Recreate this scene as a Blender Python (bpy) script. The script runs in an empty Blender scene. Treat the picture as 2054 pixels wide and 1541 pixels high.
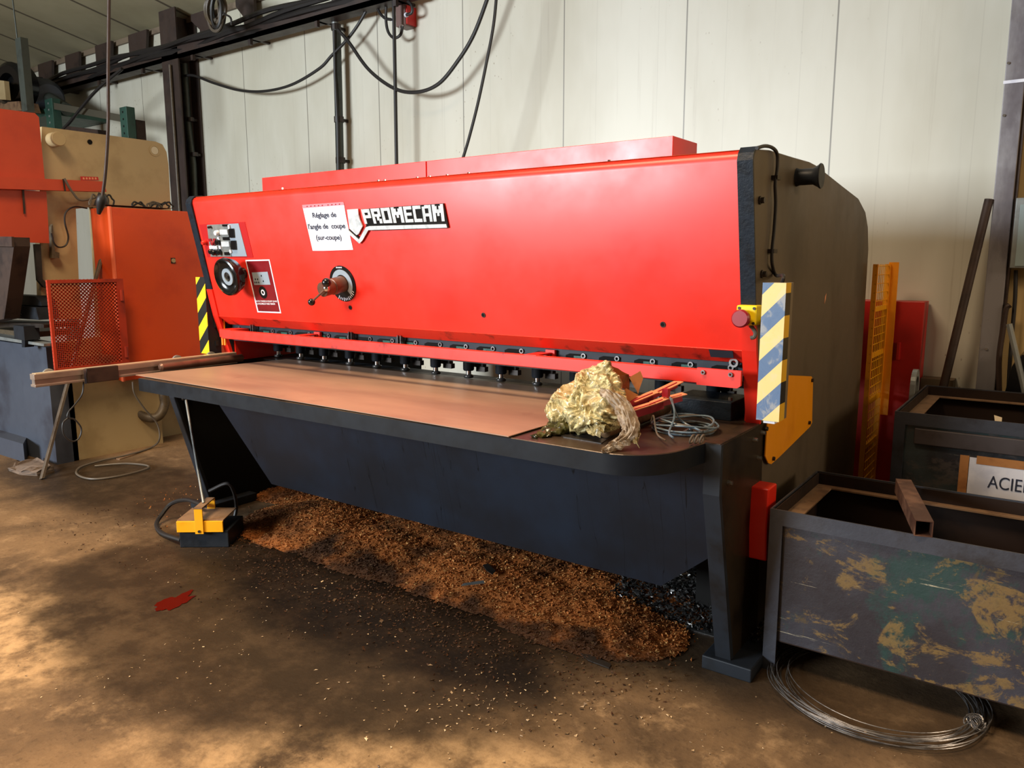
import bpy, bmesh, math, random
from mathutils import Vector, Matrix, noise
random.seed(7)
D = bpy.data
COL = bpy.context.scene.collection
S = bpy.context.scene

# ------------------------------------------------------------------ camera
FPX, CX, CY, CH = 1543.0, 1027.0, 770.5, 1.45
def _frame():
    X = -Vector((-1147-CX, 529-CY, FPX)).normalized()
    Y = Vector((2149-CX, 525-CY, FPX)).normalized()
    Z = X.cross(Y).normalized()
    Y = Z.cross(X).normalized()
    return Matrix((X, Y, Z))            # world = R @ camera vector (x right, y down, z forward)
R = _frame()
cam = D.cameras.new('camera'); camo = D.objects.new('camera', cam); COL.objects.link(camo)
cam.sensor_width = 36; cam.lens = FPX/2054*36; cam.clip_start = 0.05
Mx = Matrix((R @ Vector((1,0,0)), R @ Vector((0,-1,0)), R @ Vector((0,0,-1)))).transposed().to_4x4()
Mx.translation = (0, 0, CH); camo.matrix_world = Mx
S.camera = camo
S.view_settings.view_transform = 'Standard'; S.view_settings.look = 'None'
S.view_settings.gamma = 1; S.view_settings.use_curve_mapping = False
S.view_settings.exposure = 0.0

def ray(x, y): return R @ Vector((x-CX, y-CY, FPX))
def A(x, y, X=None, Y=None, Z=None):
    """the point of a real plane (X=, Y= or Z= metres) that stands at this place of the view"""
    r = ray(x, y); c = Vector((0, 0, CH))
    if X is not None: t = (X-c.x)/r.x
    elif Y is not None: t = (Y-c.y)/r.y
    else: t = (Z-c.z)/r.z
    return c + r*t
def onplane(x, y, p, n):
    r = ray(x, y); c = Vector((0, 0, CH))
    return c + r*((p-c).dot(n)/r.dot(n))

# ------------------------------------------------------------------ light
def sr(r, g, b):
    f = lambda c: (c/255/12.92) if c/255 <= .04045 else ((c/255+.055)/1.055)**2.4
    return (f(r), f(g), f(b), 1)
w = D.worlds.new('hall'); S.world = w; w.use_nodes = True
w.node_tree.nodes['Background'].inputs[0].default_value = (1.0, .74, .47, 1)
w.node_tree.nodes['Background'].inputs[1].default_value = .17
def area(name, loc, target, sx, sy, power, col, spread=180):
    l = D.lights.new(name, 'AREA'); l.shape = 'RECTANGLE'; l.size = sx; l.size_y = sy
    l.energy = power; l.color = col; l.spread = math.radians(spread)
    o = D.objects.new(name, l); COL.objects.link(o); o.location = loc
    o.rotation_euler = (Vector(target)-Vector(loc)).to_track_quat('-Z', 'Y').to_euler()
area('daylight_door', (-7.2, -6.6, 3.0), (-2.2, 5, 2.1), 3.8, 2.2, 690, (.86, .94, 1.0), 120)
area('hall_lamp', (-2.9, .2, 5.6), (-2.9, .6, 0), 2.4, 1.2, 250, (1.0, .76, .50), 115)
area('side_window', (6.5, 2.6, 3.2), (-1.2, 3.8, .9), 2.0, 1.5, 150, (1.0, .8, .58))

# ------------------------------------------------------------------ materials
class NT:
    def __init__(s, name):
        s.m = D.materials.new(name); s.m.use_nodes = True; s.t = s.m.node_tree
        s.b = s.t.nodes['Principled BSDF']; s.g = s.t.nodes.new('ShaderNodeNewGeometry')
    def n(s, k, **kw):
        x = s.t.nodes.new('ShaderNode'+k)
        for a, v in kw.items(): setattr(x, a, v)
        return x
    def l(s, a, b): s.t.links.new(a, b)
    def pos(s, scale=(1,1,1)):
        mp = s.n('Mapping'); mp.inputs['Scale'].default_value = scale
        s.l(s.g.outputs['Position'], mp.inputs['Vector']); return mp.outputs[0]
    def noise(s, sc, det=6, vec=None, rough=.6, dist=0):
        x = s.n('TexNoise'); x.inputs['Scale'].default_value = sc; x.inputs['Detail'].default_value = det
        x.inputs['Roughness'].default_value = rough; x.inputs['Distortion'].default_value = dist
        s.l(vec or s.g.outputs['Position'], x.inputs['Vector']); return x.outputs['Fac']
    def ramp(s, v, a, b, smooth=True):
        x = s.n('MapRange'); x.inputs[1].default_value = a; x.inputs[2].default_value = b
        if smooth: x.interpolation_type = 'SMOOTHSTEP'
        s.l(v, x.inputs[0]); return x.outputs[0]
    def math(s, op, a, b=0.0, c=None):
        x = s.n('Math', operation=op)
        for i, v in enumerate((a, b) if c is None else (a, b, c)):
            if isinstance(v, (int, float)): x.inputs[i].default_value = v
            else: s.l(v, x.inputs[i])
        return x.outputs[0]
    def mix(s, f, a, b):
        x = s.n('Mix', data_type='RGBA')
        for i, v in ((0, f), (6, a), (7, b)):
            if isinstance(v, (int, float)): x.inputs[i].default_value = v
            elif isinstance(v, tuple): x.inputs[i].default_value = v
            else: s.l(v, x.inputs[i])
        return x.outputs[2]
    def xyz(s):
        x = s.n('SeparateXYZ'); s.l(s.g.outputs['Position'], x.inputs[0]); return x.outputs
    def color(s, c):
        if isinstance(c, tuple): s.b.inputs['Base Color'].default_value = c
        else: s.l(c, s.b.inputs['Base Color'])
    def rough(s, v):
        if isinstance(v, (int, float)): s.b.inputs['Roughness'].default_value = v
        else: s.l(v, s.b.inputs['Roughness'])
    def metal(s, v): s.b.inputs['Metallic'].default_value = v
    def bump(s, h, st=.3, d=.01):
        x = s.n('Bump'); x.inputs['Strength'].default_value = st; x.inputs['Distance'].default_value = d
        s.l(h, x.inputs['Height']); s.l(x.outputs[0], s.b.inputs['Normal'])
_plain = {}
def plain(name, c, c2=None, rough=.5, metal=0, sc=6, lo=.45, hi=.7, bump=0, bs=60, vec=(1,1,1)):
    if name in _plain: return _plain[name]
    t = NT(name)
    if c2: t.color(t.mix(t.ramp(t.noise(sc, 8, t.pos(vec)), lo, hi), sr(*c), sr(*c2)))
    else: t.color(sr(*c))
    if c2: t.rough(t.math('ADD', t.math('MULTIPLY', t.noise(sc*2.3), .3), rough-.15))
    else: t.rough(rough)
    t.metal(metal)
    if bump: t.bump(t.noise(bs, 5), bump, .004)
    _plain[name] = t.m; return t.m

M_red = plain('red_paint', (222, 38, 19), (206, 31, 15), .36, sc=1.6)
M_redrail = plain('red_paint_scuffed', (222, 42, 24), (130, 26, 16), .42, sc=9, lo=.56, hi=.72)
M_orange = plain('orange_paint', (186, 62, 26), (164, 48, 18), .45, sc=2)
M_orange_dk = plain('orange_guard_paint', (182, 54, 24), (136, 40, 20), .5, sc=5)
M_black = plain('black_paint', (34, 38, 44), (24, 26, 30), .45, sc=8, bump=.15)
M_strip = plain('navy_black_paint', (26, 34, 44), (18, 22, 28), .38, sc=20, bump=.3, bs=90)
M_side = plain('brown_black_paint', (88, 76, 60), (66, 56, 42), .5, sc=2.5, vec=(1,1,.5))
M_frame = plain('dark_frame_paint', (38, 42, 48), (28, 24, 20), .45, sc=4)
M_colside = plain('oily_black_steel', (44, 36, 26), (18, 14, 10), .4, sc=3.5)
M_steel = plain('machined_steel', (150, 148, 146), (96, 92, 90), .28, .9, sc=14)
M_chrome = plain('polished_steel', (200, 202, 204), None, .16, 1)
M_dsteel = plain('dark_steel', (58, 52, 48), (38, 32, 28), .42, .5, sc=9)
M_rust = plain('rusty_dark_steel', (62, 46, 38), (40, 28, 24), .6, .3, sc=8)
M_cable = plain('black_rubber', (30, 27, 26), None, .5)
M_cableg = plain('grey_rubber', (92, 82, 70), None, .5)
M_cablebl = plain('blue_grey_cable', (104, 126, 142), (70, 70, 66), .4, sc=20)
M_yel = plain('yellow_paint', (240, 168, 12), (214, 140, 10), .42, sc=6)
M_orange_y = plain('amber_paint', (236, 150, 12), (220, 134, 8), .42, sc=3)
M_estop = plain('yellow_plastic', (240, 206, 20), None, .3)
M_mush = plain('dark_red_plastic', (140, 24, 34), None, .35)
M_cream = plain('cream_paint', (176, 154, 114), (156, 134, 96), .5, sc=3)
M_bluebed = plain('blue_grey_paint', (66, 72, 84), (50, 52, 62), .5, sc=3)
M_green = plain('green_rack_paint', (38, 74, 62), (30, 56, 48), .5, sc=8)
M_white = plain('white_paper', (232, 232, 240), (206, 208, 222), .6, sc=8)
M_ink = plain('dark_ink', (40, 44, 62), None, .6)
M_pink = plain('pink_tape', (230, 130, 140), None, .4)
M_silver = plain('silver_plate', (206, 212, 216), (176, 184, 188), .35, .25, sc=30)
M_panelg = plain('grey_panel', (160, 174, 186), None, .35, .3)
M_panel2 = plain('instrument_grey', (140, 142, 138), (120, 120, 116), .35, .3, sc=30)
M_maroon = plain('maroon_print', (120, 20, 26), (96, 16, 22), .3, sc=6)
M_wetblack = plain('black_plastic', (16, 16, 17), None, .22)
M_brass = plain('worn_brown_steel', (112, 76, 60), (88, 60, 48), .4, .4, sc=30)
M_tan = plain('cardboard_brown', (176, 118, 62), (140, 88, 46), .7, sc=12)
M_cardred = plain('crimson_card', (170, 22, 44), (140, 18, 36), .5, sc=12)
M_cardpink = plain('card_inside', (222, 150, 110), None, .7)
M_galv = plain('galvanised_steel', (150, 154, 152), (120, 124, 124), .4, .5, sc=8)
M_wire = plain('bright_wire', (150, 146, 144), (90, 84, 80), .35, .8, sc=30)
M_tube = plain('rusted_square_tube', (128, 92, 72), (84, 56, 44), .45, .4, sc=10, lo=.35, hi=.6)
M_dust = plain('dusty_ledge', (128, 98, 70), (96, 70, 50), .8, sc=14)
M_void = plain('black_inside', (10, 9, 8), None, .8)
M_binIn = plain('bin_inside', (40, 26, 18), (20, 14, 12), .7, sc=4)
M_rag = plain('grey_cloth', (112, 96, 84), (84, 70, 60), .9, sc=20)
M_hose = plain('brown_hose', (84, 70, 50), (64, 52, 36), .5, sc=40)
M_greenled = plain('green_glass', (40, 96, 84), (30, 60, 56), .3, sc=60)
M_redbox = plain('dark_red_paint', (188, 26, 16), (168, 22, 14), .45, sc=3)
M_beamdk = plain('column_brown_paint', (56, 42, 36), (38, 28, 26), .5, sc=5)
M_conduit = plain('green_grey_conduit', (60, 66, 60), (44, 48, 44), .45, .2, sc=9)
M_junction = plain('grey_red_box', (110, 84, 78), None, .4)

def mat_wall():
    t = NT('wall_panels'); o = t.xyz()
    base = t.mix(t.ramp(t.noise(.9, 5, t.pos((1,1,.35))), .35, .7), sr(210, 207, 192), sr(190, 185, 166))
    # seams
    u = t.math('DIVIDE', t.math('ADD', o[0], 7.87+9.4+.0), .943)
    fr = t.math('FRACT', u); d = t.math('ABSOLUTE', t.math('SUBTRACT', fr, .5))
    seam = t.ramp(d, .4935, .4965)
    base = t.mix(t.math('MULTIPLY', seam, .75), base, sr(92, 86, 78))
    u2 = t.math('FRACT', t.math('DIVIDE', t.math('ADD', o[0], 20.3), .4715)); d2 = t.math('ABSOLUTE', t.math('SUBTRACT', u2, .5))
    base = t.mix(t.math('MULTIPLY', t.ramp(d2, .492, .497), .12), base, sr(120, 112, 100))
    # vertical dirt runs
    run = t.ramp(t.noise(1, 8, t.pos((16, 1, .5)), .7), .56, .78)
    base = t.mix(t.math('MULTIPLY', run, .4), base, sr(138, 124, 104))
    # specks
    v = t.n('TexVoronoi'); v.inputs['Scale'].default_value = 26; t.l(t.pos((1, 1, .55)), v.inputs['Vector'])
    sp = t.ramp(v.outputs['Distance'], .13, .06)
    dens = t.ramp(t.noise(1.3, 3), .5, .66)
    base = t.mix(t.math('MULTIPLY', t.math('MULTIPLY', sp, dens), .8), base, sr(120, 96, 70))
    t.color(base); t.rough(.42); return t.m
M_wall = mat_wall()
def mat_ceiling():
    t = NT('ceiling_panels'); o = t.xyz()
    base = t.mix(t.ramp(t.noise(.8), .3, .7), sr(176, 168, 138), sr(156, 148, 118))
    fr = t.math('FRACT', t.math('DIVIDE', t.math('ADD', o[0], 17.15), .943)); d = t.math('ABSOLUTE', t.math('SUBTRACT', fr, .5))
    t.color(t.mix(t.math('MULTIPLY', t.ramp(d, .472, .485), .8), base, sr(62, 50, 40))); t.rough(.7); return t.m
M_ceil = mat_ceiling()

def mat_floor():
    t = NT('oily_concrete'); o = t.xyz()
    n1 = t.noise(1.3, 8, rough=.65, dist=.4); n2 = t.noise(6, 9, rough=.7); n3 = t.noise(45, 6, rough=.7)
    base = t.mix(t.ramp(n1, .38, .62), sr(124, 98, 70), sr(88, 69, 50))
    base = t.mix(t.math('MULTIPLY', t.ramp(n2, .5, .72), .7), base, sr(160, 130, 96))
    base = t.mix(t.math('MULTIPLY', t.ramp(n3, .5, .72), .45), base, sr(52, 38, 28))
    # trodden oil stain in front of and under the machine: ellipses on the floor, edges broken by noise
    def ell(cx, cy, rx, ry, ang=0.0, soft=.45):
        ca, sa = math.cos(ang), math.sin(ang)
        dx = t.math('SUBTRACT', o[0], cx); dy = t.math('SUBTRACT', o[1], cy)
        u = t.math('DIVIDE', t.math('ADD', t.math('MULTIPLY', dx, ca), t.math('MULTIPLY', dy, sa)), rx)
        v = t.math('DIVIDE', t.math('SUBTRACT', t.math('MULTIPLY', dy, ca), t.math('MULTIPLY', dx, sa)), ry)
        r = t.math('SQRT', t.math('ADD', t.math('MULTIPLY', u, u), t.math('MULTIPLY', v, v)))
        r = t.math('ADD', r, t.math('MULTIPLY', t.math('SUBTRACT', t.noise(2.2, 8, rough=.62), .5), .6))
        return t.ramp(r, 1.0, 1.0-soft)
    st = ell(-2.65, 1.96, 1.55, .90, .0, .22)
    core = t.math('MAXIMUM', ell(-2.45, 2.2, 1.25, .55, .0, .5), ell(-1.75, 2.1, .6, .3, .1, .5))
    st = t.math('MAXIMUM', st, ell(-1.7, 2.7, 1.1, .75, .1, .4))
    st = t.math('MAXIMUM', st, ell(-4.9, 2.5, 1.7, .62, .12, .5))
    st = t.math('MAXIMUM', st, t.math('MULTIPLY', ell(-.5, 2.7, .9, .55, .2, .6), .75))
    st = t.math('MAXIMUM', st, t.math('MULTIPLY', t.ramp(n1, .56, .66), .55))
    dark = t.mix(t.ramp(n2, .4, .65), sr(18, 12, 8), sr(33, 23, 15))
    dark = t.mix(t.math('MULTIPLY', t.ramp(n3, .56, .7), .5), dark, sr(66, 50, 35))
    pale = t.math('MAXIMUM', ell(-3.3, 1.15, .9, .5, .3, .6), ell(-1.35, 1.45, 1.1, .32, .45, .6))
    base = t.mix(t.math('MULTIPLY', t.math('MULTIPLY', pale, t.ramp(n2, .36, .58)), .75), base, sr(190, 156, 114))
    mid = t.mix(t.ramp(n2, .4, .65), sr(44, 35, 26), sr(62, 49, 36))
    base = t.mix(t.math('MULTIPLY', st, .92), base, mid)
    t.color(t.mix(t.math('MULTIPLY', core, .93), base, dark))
    wet = ell(-2.1, 1.95, .9, .35, .05, .5)
    t.rough(t.math('SUBTRACT', t.math('ADD', t.math('MULTIPLY', n3, .3), .55), t.math('MULTIPLY', st, .28)))
    t.b.inputs['Specular IOR Level'].default_value = .22
    t.bump(t.math('ADD', t.math('MULTIPLY', n3, .6), n2), .5, .006)
    return t.m
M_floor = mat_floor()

def mat_granules():
    t = NT('absorbent_granules'); o = t.xyz()
    rnd = t.g.outputs['Random Per Island']
    c = t.mix(rnd, sr(190, 114, 56), sr(132, 76, 36))
    c = t.mix(t.ramp(rnd, .86, .9), c, sr(214, 160, 96))
    soak = t.ramp(t.noise(1.7, 6, rough=.6), .46, .6)
    # soaked with oil towards the front edge of the heap
    fr = t.math('ADD', o[1], t.math('MULTIPLY', t.math('SUBTRACT', t.noise(2.1, 6), .5), .9))
    fr = t.math('ADD', fr, t.math('MULTIPLY', t.ramp(o[0], -3.0, -3.5), .2))
    soak2 = t.ramp(fr, 2.52, 2.38)
    s = t.math('MAXIMUM', t.math('MULTIPLY', soak, .75), t.math('MULTIPLY', soak2, .92))
    t.color(t.mix(s, c, t.mix(rnd, sr(20, 14, 10), sr(50, 36, 24)))); t.rough(.7); t.b.inputs['Specular IOR Level'].default_value = .2
    t.bump(t.noise(160, 3), .8, .004)
    return t.m
M_gran = mat_granules()
def mat_chips():
    t = NT('pale_swarf'); t.color(t.mix(t.g.outputs['Random Per Island'], sr(206, 176, 136), sr(96, 74, 54))); t.rough(.5); return t.m
M_chips = mat_chips()
def mat_wetchips():
    t = NT('oily_black_swarf'); t.color(t.mix(t.g.outputs['Random Per Island'], sr(30, 26, 22), sr(84, 84, 84))); t.rough(.22); t.metal(.5); return t.m
M_wet = mat_wetchips()

def mat_bin(name, dark, worn, under, pale, lo=.5):
    t = NT(name)
    n1 = t.noise(4.2, 12, t.pos((1, 1, 1.5)), .72, .5); n2 = t.noise(7, 12, rough=.75, dist=.6); n3 = t.noise(2.6, 5, rough=.55)
    n4 = t.noise(30, 8, rough=.7)
    c = t.mix(t.ramp(n3, .36, .62), sr(*dark), sr(44, 40, 44))
    c = t.mix(t.math('MULTIPLY', t.ramp(t.noise(3.3, 10, t.pos((1.3, 1, 1)), .7), .50, .60), .85), c, sr(*under))
    wf = t.math('MULTIPLY', t.ramp(n1, lo, lo+.05), t.ramp(n4, .36, .52))
    c = t.mix(t.math('MULTIPLY', wf, .68), c, sr(*worn))
    c = t.mix(t.math('MULTIPLY', t.ramp(n2, .60, .66), .6), c, sr(92, 74, 44))
    c = t.mix(t.ramp(t.noise(3.1, 12, t.pos((1, 1, 2.2)), .75), .69, .72), c, sr(*pale))
    sc = t.ramp(t.noise(1, 9, t.pos((2.2, 2.2, 70)), .6), .67, .70)
    c = t.mix(t.math('MULTIPLY', t.math('MULTIPLY', sc, t.ramp(n2, .45, .55)), .8), c, sr(186, 174, 146))
    c = t.mix(t.math('MULTIPLY', t.ramp(n4, .55, .75), .35), c, sr(28, 24, 24))
    t.color(c); t.rough(t.math('ADD', t.math('MULTIPLY', n4, .4), .2)); t.bump(t.math('ADD', n1, n4), .35, .004); return t.m
M_bin = mat_bin('peeling_bin_paint', (60, 59, 66), (130, 102, 54), (36, 62, 58), (180, 160, 142), .52)
M_bin2 = mat_bin('teal_bin_paint', (72, 82, 84), (92, 84, 80), (46, 72, 72), (120, 120, 118), .47)
M_binframe = plain('bin_angle_iron', (66, 68, 76), (50, 46, 46), .42, .2, sc=7, bump=.2)

def mat_sheet():
    t = NT('hot_rolled_sheet')
    n = t.noise(1, 6, t.pos((.9, 3.5, 1)), .55)
    c = t.mix(t.ramp(n, .35, .7), sr(164, 134, 112), sr(136, 108, 92))
    c = t.mix(t.math('MULTIPLY', t.ramp(t.noise(5, 8), .6, .75), .35), c, sr(110, 78, 64))
    t.color(c); t.rough(t.math('ADD', t.math('MULTIPLY', t.noise(3, 5), .2), .32)); t.metal(.1); return t.m
M_sheet = mat_sheet()
def mat_chute():
    t = NT('chute_paint')
    c = t.mix(t.ramp(t.noise(1.6, 6), .35, .65), sr(29, 36, 48), sr(25, 26, 31))
    n = t.noise(1, 4, t.pos((7, .1, .35)), .55)
    ln_ = t.ramp(t.math('ABSOLUTE', t.math('SUBTRACT', n, .56)), .0022, .0008)
    c = t.mix(t.math('MULTIPLY', ln_, .8), c, sr(8, 8, 10))
    t.color(c); t.rough(.42); return t.m
M_chute = mat_chute()
def mat_hazard(name, period, kx, cols, phase=0, glare_wash=False, axis=0):
    t = NT(name); o = t.xyz()
    u = t.math('FRACT', t.math('DIVIDE', t.math('ADD', t.math('ADD', o[2], t.math('MULTIPLY', o[axis], kx)), 10+phase), period))
    f = t.math('GREATER_THAN', u, .5)
    c = t.mix(f, sr(*cols[0]), sr(*cols[1]))
    if glare_wash:  # patchy pale wash: glare on the tape put into its colour
        n = t.noise(14, 7, rough=.65, dist=1.2)
        c = t.mix(t.math('MULTIPLY', t.ramp(n, .5, .62), .35), c, sr(206, 196, 168))
        t.rough(t.math('ADD', t.math('MULTIPLY', n, .3), .15))
    else: t.rough(.35)
    t.color(c); return t.m
M_hazf = mat_hazard('glare_tinted_hazard_tape', .135, -1.05, ((226, 202, 136), (92, 116, 150)), .075, True)  # stripes tinted pale and blue-grey: reflected daylight put into the tape colour
M_hazs = mat_hazard('hazard_tape_edge', .135, -1.05, ((232, 178, 26), (22, 22, 22)), .075)
M_hazl = mat_hazard('yellow_black_hazard_tape', .165, -1.0, ((236, 200, 30), (26, 26, 24)), .02)
def mat_bag():
    t = NT('crumpled_yellow_plastic')
    n = t.noise(26, 8, rough=.72, dist=3.0); n2 = t.noise(9, 4)
    c = t.mix(t.ramp(n, .35, .65), sr(104, 92, 44), sr(222, 206, 152))  # olive darkens the bump's creases: crease shade put into the colour
    c = t.mix(t.math('MULTIPLY', t.ramp(n2, .5, .65), .5), c, sr(176, 124, 58))
    t.color(c); t.rough(.2); t.b.inputs['Coat Weight'].default_value = .6
    t.bump(n, .5, .008); return t.m
M_bag = mat_bag()
def mat_bagw():
    t = NT('crumpled_pale_plastic'); n = t.noise(24, 8, rough=.7, dist=1.5)
    t.color(t.mix(t.ramp(n, .35, .65), sr(176, 146, 108), sr(240, 226, 206))); t.rough(.35); t.bump(n, .9, .012); return t.m
M_bagw = mat_bagw()
M_bagg = plain('dark_olive_plastic', (74, 70, 34), (38, 34, 16), .2, sc=20, lo=.4, hi=.6, bump=.9, bs=30)
t_ = NT('red_oil'); t_.color(sr(74, 9, 5)); t_.rough(.06); M_oil = t_.m

# ------------------------------------------------------------------ mesh helpers
def NB(): return bmesh.new()
def box(bm, a, b, bev=0.0):
    a, b = Vector(a), Vector(b)
    lo = Vector([min(a[i], b[i]) for i in range(3)]); hi = Vector([max(a[i], b[i]) for i in range(3)])
    return obox(bm, (lo+hi)/2, (1,0,0), (0,1,0), hi-lo, bev)
def obox(bm, c, u, v, s, bev=0.0):
    u = Vector(u).normalized(); v = Vector(v).normalized(); w_ = u.cross(v)
    c = Vector(c); vs = []
    for k in (-1, 1):
        for j in (-1, 1):
            for i in (-1, 1):
                vs.append(bm.verts.new(c + u*s[0]/2*i + v*s[1]/2*j + w_*s[2]/2*k))
    fs = [bm.faces.new([vs[i] for i in q]) for q in ((0,2,3,1),(4,5,7,6),(0,1,5,4),(2,6,7,3),(0,4,6,2),(1,3,7,5))]
    if bev > 0:
        es = list({e for f in fs for e in f.edges})
        bmesh.ops.bevel(bm, geom=es, offset=bev, segments=2, affect='EDGES', profile=.5)
def prism(bm, pts, vec, bev=0):
    vec = Vector(vec); p = [Vector(q) for q in pts]
    a = [bm.verts.new(q) for q in p]; b = [bm.verts.new(q+vec) for q in p]
    n = len(p); fs = [bm.faces.new(a), bm.faces.new(b[::-1])]
    for i in range(n):
        fs.append(bm.faces.new((a[i], b[i], b[(i+1) % n], a[(i+1) % n])))
    bmesh.ops.recalc_face_normals(bm, faces=fs)
    if bev: bmesh.ops.bevel(bm, geom=list({e for f in fs for e in f.edges}), offset=bev, segments=1, affect='EDGES')
def perp(d):
    a = Vector((0,0,1)) if abs(d.z) < .9 else Vector((1,0,0))
    u = d.cross(a).normalized(); return u, d.cross(u).normalized()
def tube(bm, pts, r, seg=8, closed=False):
    pts = [Vector(p) for p in pts]; n = len(pts)
    rs = r if isinstance(r, (list, tuple)) else [r]*n
    rings = []; u = None
    for i, p in enumerate(pts):
        if closed: d = pts[(i+1) % n]-pts[i-1]
        else: d = pts[min(i+1, n-1)]-pts[max(i-1, 0)]
        d = d.normalized() if d.length > 1e-9 else Vector((0,0,1))
        if u is None: u, v = perp(d)
        else:
            u = (u-d*u.dot(d)); u = u.normalized() if u.length > 1e-6 else perp(d)[0]
            v = d.cross(u).normalized()
        rings.append([bm.verts.new(p+(u*math.cos(6.28318*k/seg)+v*math.sin(6.28318*k/seg))*rs[i]) for k in range(seg)])
    m = n if closed else n-1
    for i in range(m):
        a, b = rings[i], rings[(i+1) % n]
        for k in range(seg): bm.faces.new((a[k], a[(k+1) % seg], b[(k+1) % seg], b[k]))
    if not closed: bm.faces.new(rings[0][::-1]); bm.faces.new(rings[-1])
def cyl(bm, p0, p1, r0, r1=None, seg=24): tube(bm, [p0, p1], [r0, r0 if r1 is None else r1], seg)
def lathe(bm, p0, ax, prof, seg=32):
    p0 = Vector(p0); ax = Vector(ax).normalized()
    tube2 = []; u, v = perp(ax)
    for r, h in prof:
        tube2.append([bm.verts.new(p0+ax*h+(u*math.cos(6.28318*k/seg)+v*math.sin(6.28318*k/seg))*max(r, 1e-4)) for k in range(seg)])
    for a, b in zip(tube2, tube2[1:]):
        for k in range(seg): bm.faces.new((a[k], a[(k+1) % seg], b[(k+1) % seg], b[k]))
    bm.faces.new(tube2[0][::-1]); bm.faces.new(tube2[-1])
def ring(bm, c, ax, ro, ri, h, seg=32):
    c = Vector(c); ax = Vector(ax).normalized(); u, v = perp(ax); L = []
    for r, z in ((ro, 0), (ro, h), (ri, h), (ri, 0)):
        L.append([bm.verts.new(c+ax*z+(u*math.cos(6.28318*k/seg)+v*math.sin(6.28318*k/seg))*r) for k in range(seg)])
    for i in range(4):
        a, b = L[i], L[(i+1) % 4]
        for k in range(seg): bm.faces.new((a[k], a[(k+1) % seg], b[(k+1) % seg], b[k]))
def sphere(bm, c, r, sc=(1,1,1), sub=2):
    bmesh.ops.create_icosphere(bm, subdivisions=sub, radius=r, matrix=Matrix.Translation(c) @ Matrix.Diagonal((*sc, 1)))
def cr(pts, k=8):
    P = [Vector(p) for p in pts]; P = [P[0]*2-P[1]]+P+[P[-1]*2-P[-2]]; out = []
    for i in range(1, len(P)-2):
        for j in range(k):
            t = j/k; a, b, c, d = P[i-1:i+3]
            out.append(.5*((2*b)+(c-a)*t+(2*a-5*b+4*c-d)*t*t+(3*b-a-3*c+d)*t**3))
    out.append(P[-2]); return out

LOC = {}
def obj(name, bm, mat, parent=None, smooth=False, label=None, cat=None, group=None, kind=None, mesh=None):
    me = mesh or D.meshes.new(name)
    if bm is not None:
        bmesh.ops.recalc_face_normals(bm, faces=bm.faces); bm.to_mesh(me); bm.free()
    cs = [v.co for v in me.vertices]
    lo = Vector([min(c[i] for c in cs) for i in range(3)]); hi = Vector([max(c[i] for c in cs) for i in range(3)])
    o0 = (lo+hi)/2
    if parent is None: o0.z = lo.z
    me.transform(Matrix.Translation(-o0))
    for mm in (mat if isinstance(mat, list) else [mat]): me.materials.append(mm)
    if smooth:
        me.polygons.foreach_set('use_smooth', [True]*len(me.polygons)); me.set_sharp_from_angle(angle=math.radians(38))
    o = D.objects.new(name, me); COL.objects.link(o)
    if parent is None: o.location = o0
    else: o.parent = parent; o.location = o0-LOC[parent]
    LOC[o] = o0
    if label: o['label'] = label
    if cat: o['category'] = cat
    if group: o['group'] = group
    if kind: o['kind'] = kind
    return o
def thing(name, loc, label, cat, group=None):
    o = D.objects.new(name, None); COL.objects.link(o); o.location = loc; o.empty_display_size = .1
    LOC[o] = Vector(loc); o['label'] = label; o['category'] = cat
    if group: o['group'] = group
    return o
def text(name, s, org, u, v, mat, parent, width=None, height=None, ext=.0008, space=1.0, bold=0.0):
    """lettering as a mesh: org = left end of the baseline, u / v = directions, width or height in metres"""
    c = D.curves.new('t', 'FONT'); c.body = s; c.extrude = .5; c.space_character = space; c.offset = bold
    o = D.objects.new('t', c); COL.objects.link(o)
    bpy.context.view_layer.update()
    me = D.meshes.new_from_object(o.evaluated_get(bpy.context.evaluated_depsgraph_get()))
    D.objects.remove(o); D.curves.remove(c)
    xs = [q.co.x for q in me.vertices]; ys = [q.co.y for q in me.vertices]
    sx = width/(max(xs)-min(xs)) if width else None
    sy = height/(max(ys)-min(ys)) if height else None
    sx = sx or sy; sy = sy or sx
    u = Vector(u).normalized(); v = Vector(v).normalized(); n = u.cross(v)
    x0 = min(xs)
    for q in me.vertices:
        x, y, z = q.co; q.co = Vector(org)+u*(x-x0)*sx+v*y*sy+n*(ext*(1 if z > 0 else 0))
    me.materials.clear(); me.name = name
    return obj(name, None, mat, parent, mesh=me)

# ------------------------------------------------------------------ setting
WY = 5.0
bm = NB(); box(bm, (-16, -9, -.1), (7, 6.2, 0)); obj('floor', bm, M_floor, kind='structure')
ZC = A(330, 56, Y=WY).z
bm = NB(); box(bm, (-16, WY, 0), (A(1958, 780, Y=WY).x+.05, WY+.12, 7.5)); obj('wall_back', bm, M_wall, kind='structure')
xr0 = A(1958, 780, Y=WY).x
M_wallr = plain('cream_wall_boards', (222, 190, 130), (202, 168, 108), .55, sc=2.5, vec=(9, 1, .4))
bm = NB(); box(bm, (xr0+.05, WY+.02, 0), (7, WY+.14, 7.5)); obj('wall_right', bm, M_wallr, kind='structure')
bm = NB()
sl = .207
prism(bm, [(-16, WY+.05, ZC), (-16, 0, ZC+sl*5), (-16, 0, ZC+sl*5+.1), (-16, WY+.05, ZC+.1)], (10.6, 0, 0))
obj('ceiling', bm, M_ceil, kind='structure')
bm = NB(); box(bm, (-16, WY-.03, ZC-.04), (-5.4, WY, ZC+.02)); obj('trim_1', bm, plain('eaves_trim', (120, 104, 86), (90, 76, 60), .6), kind='structure')

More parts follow.
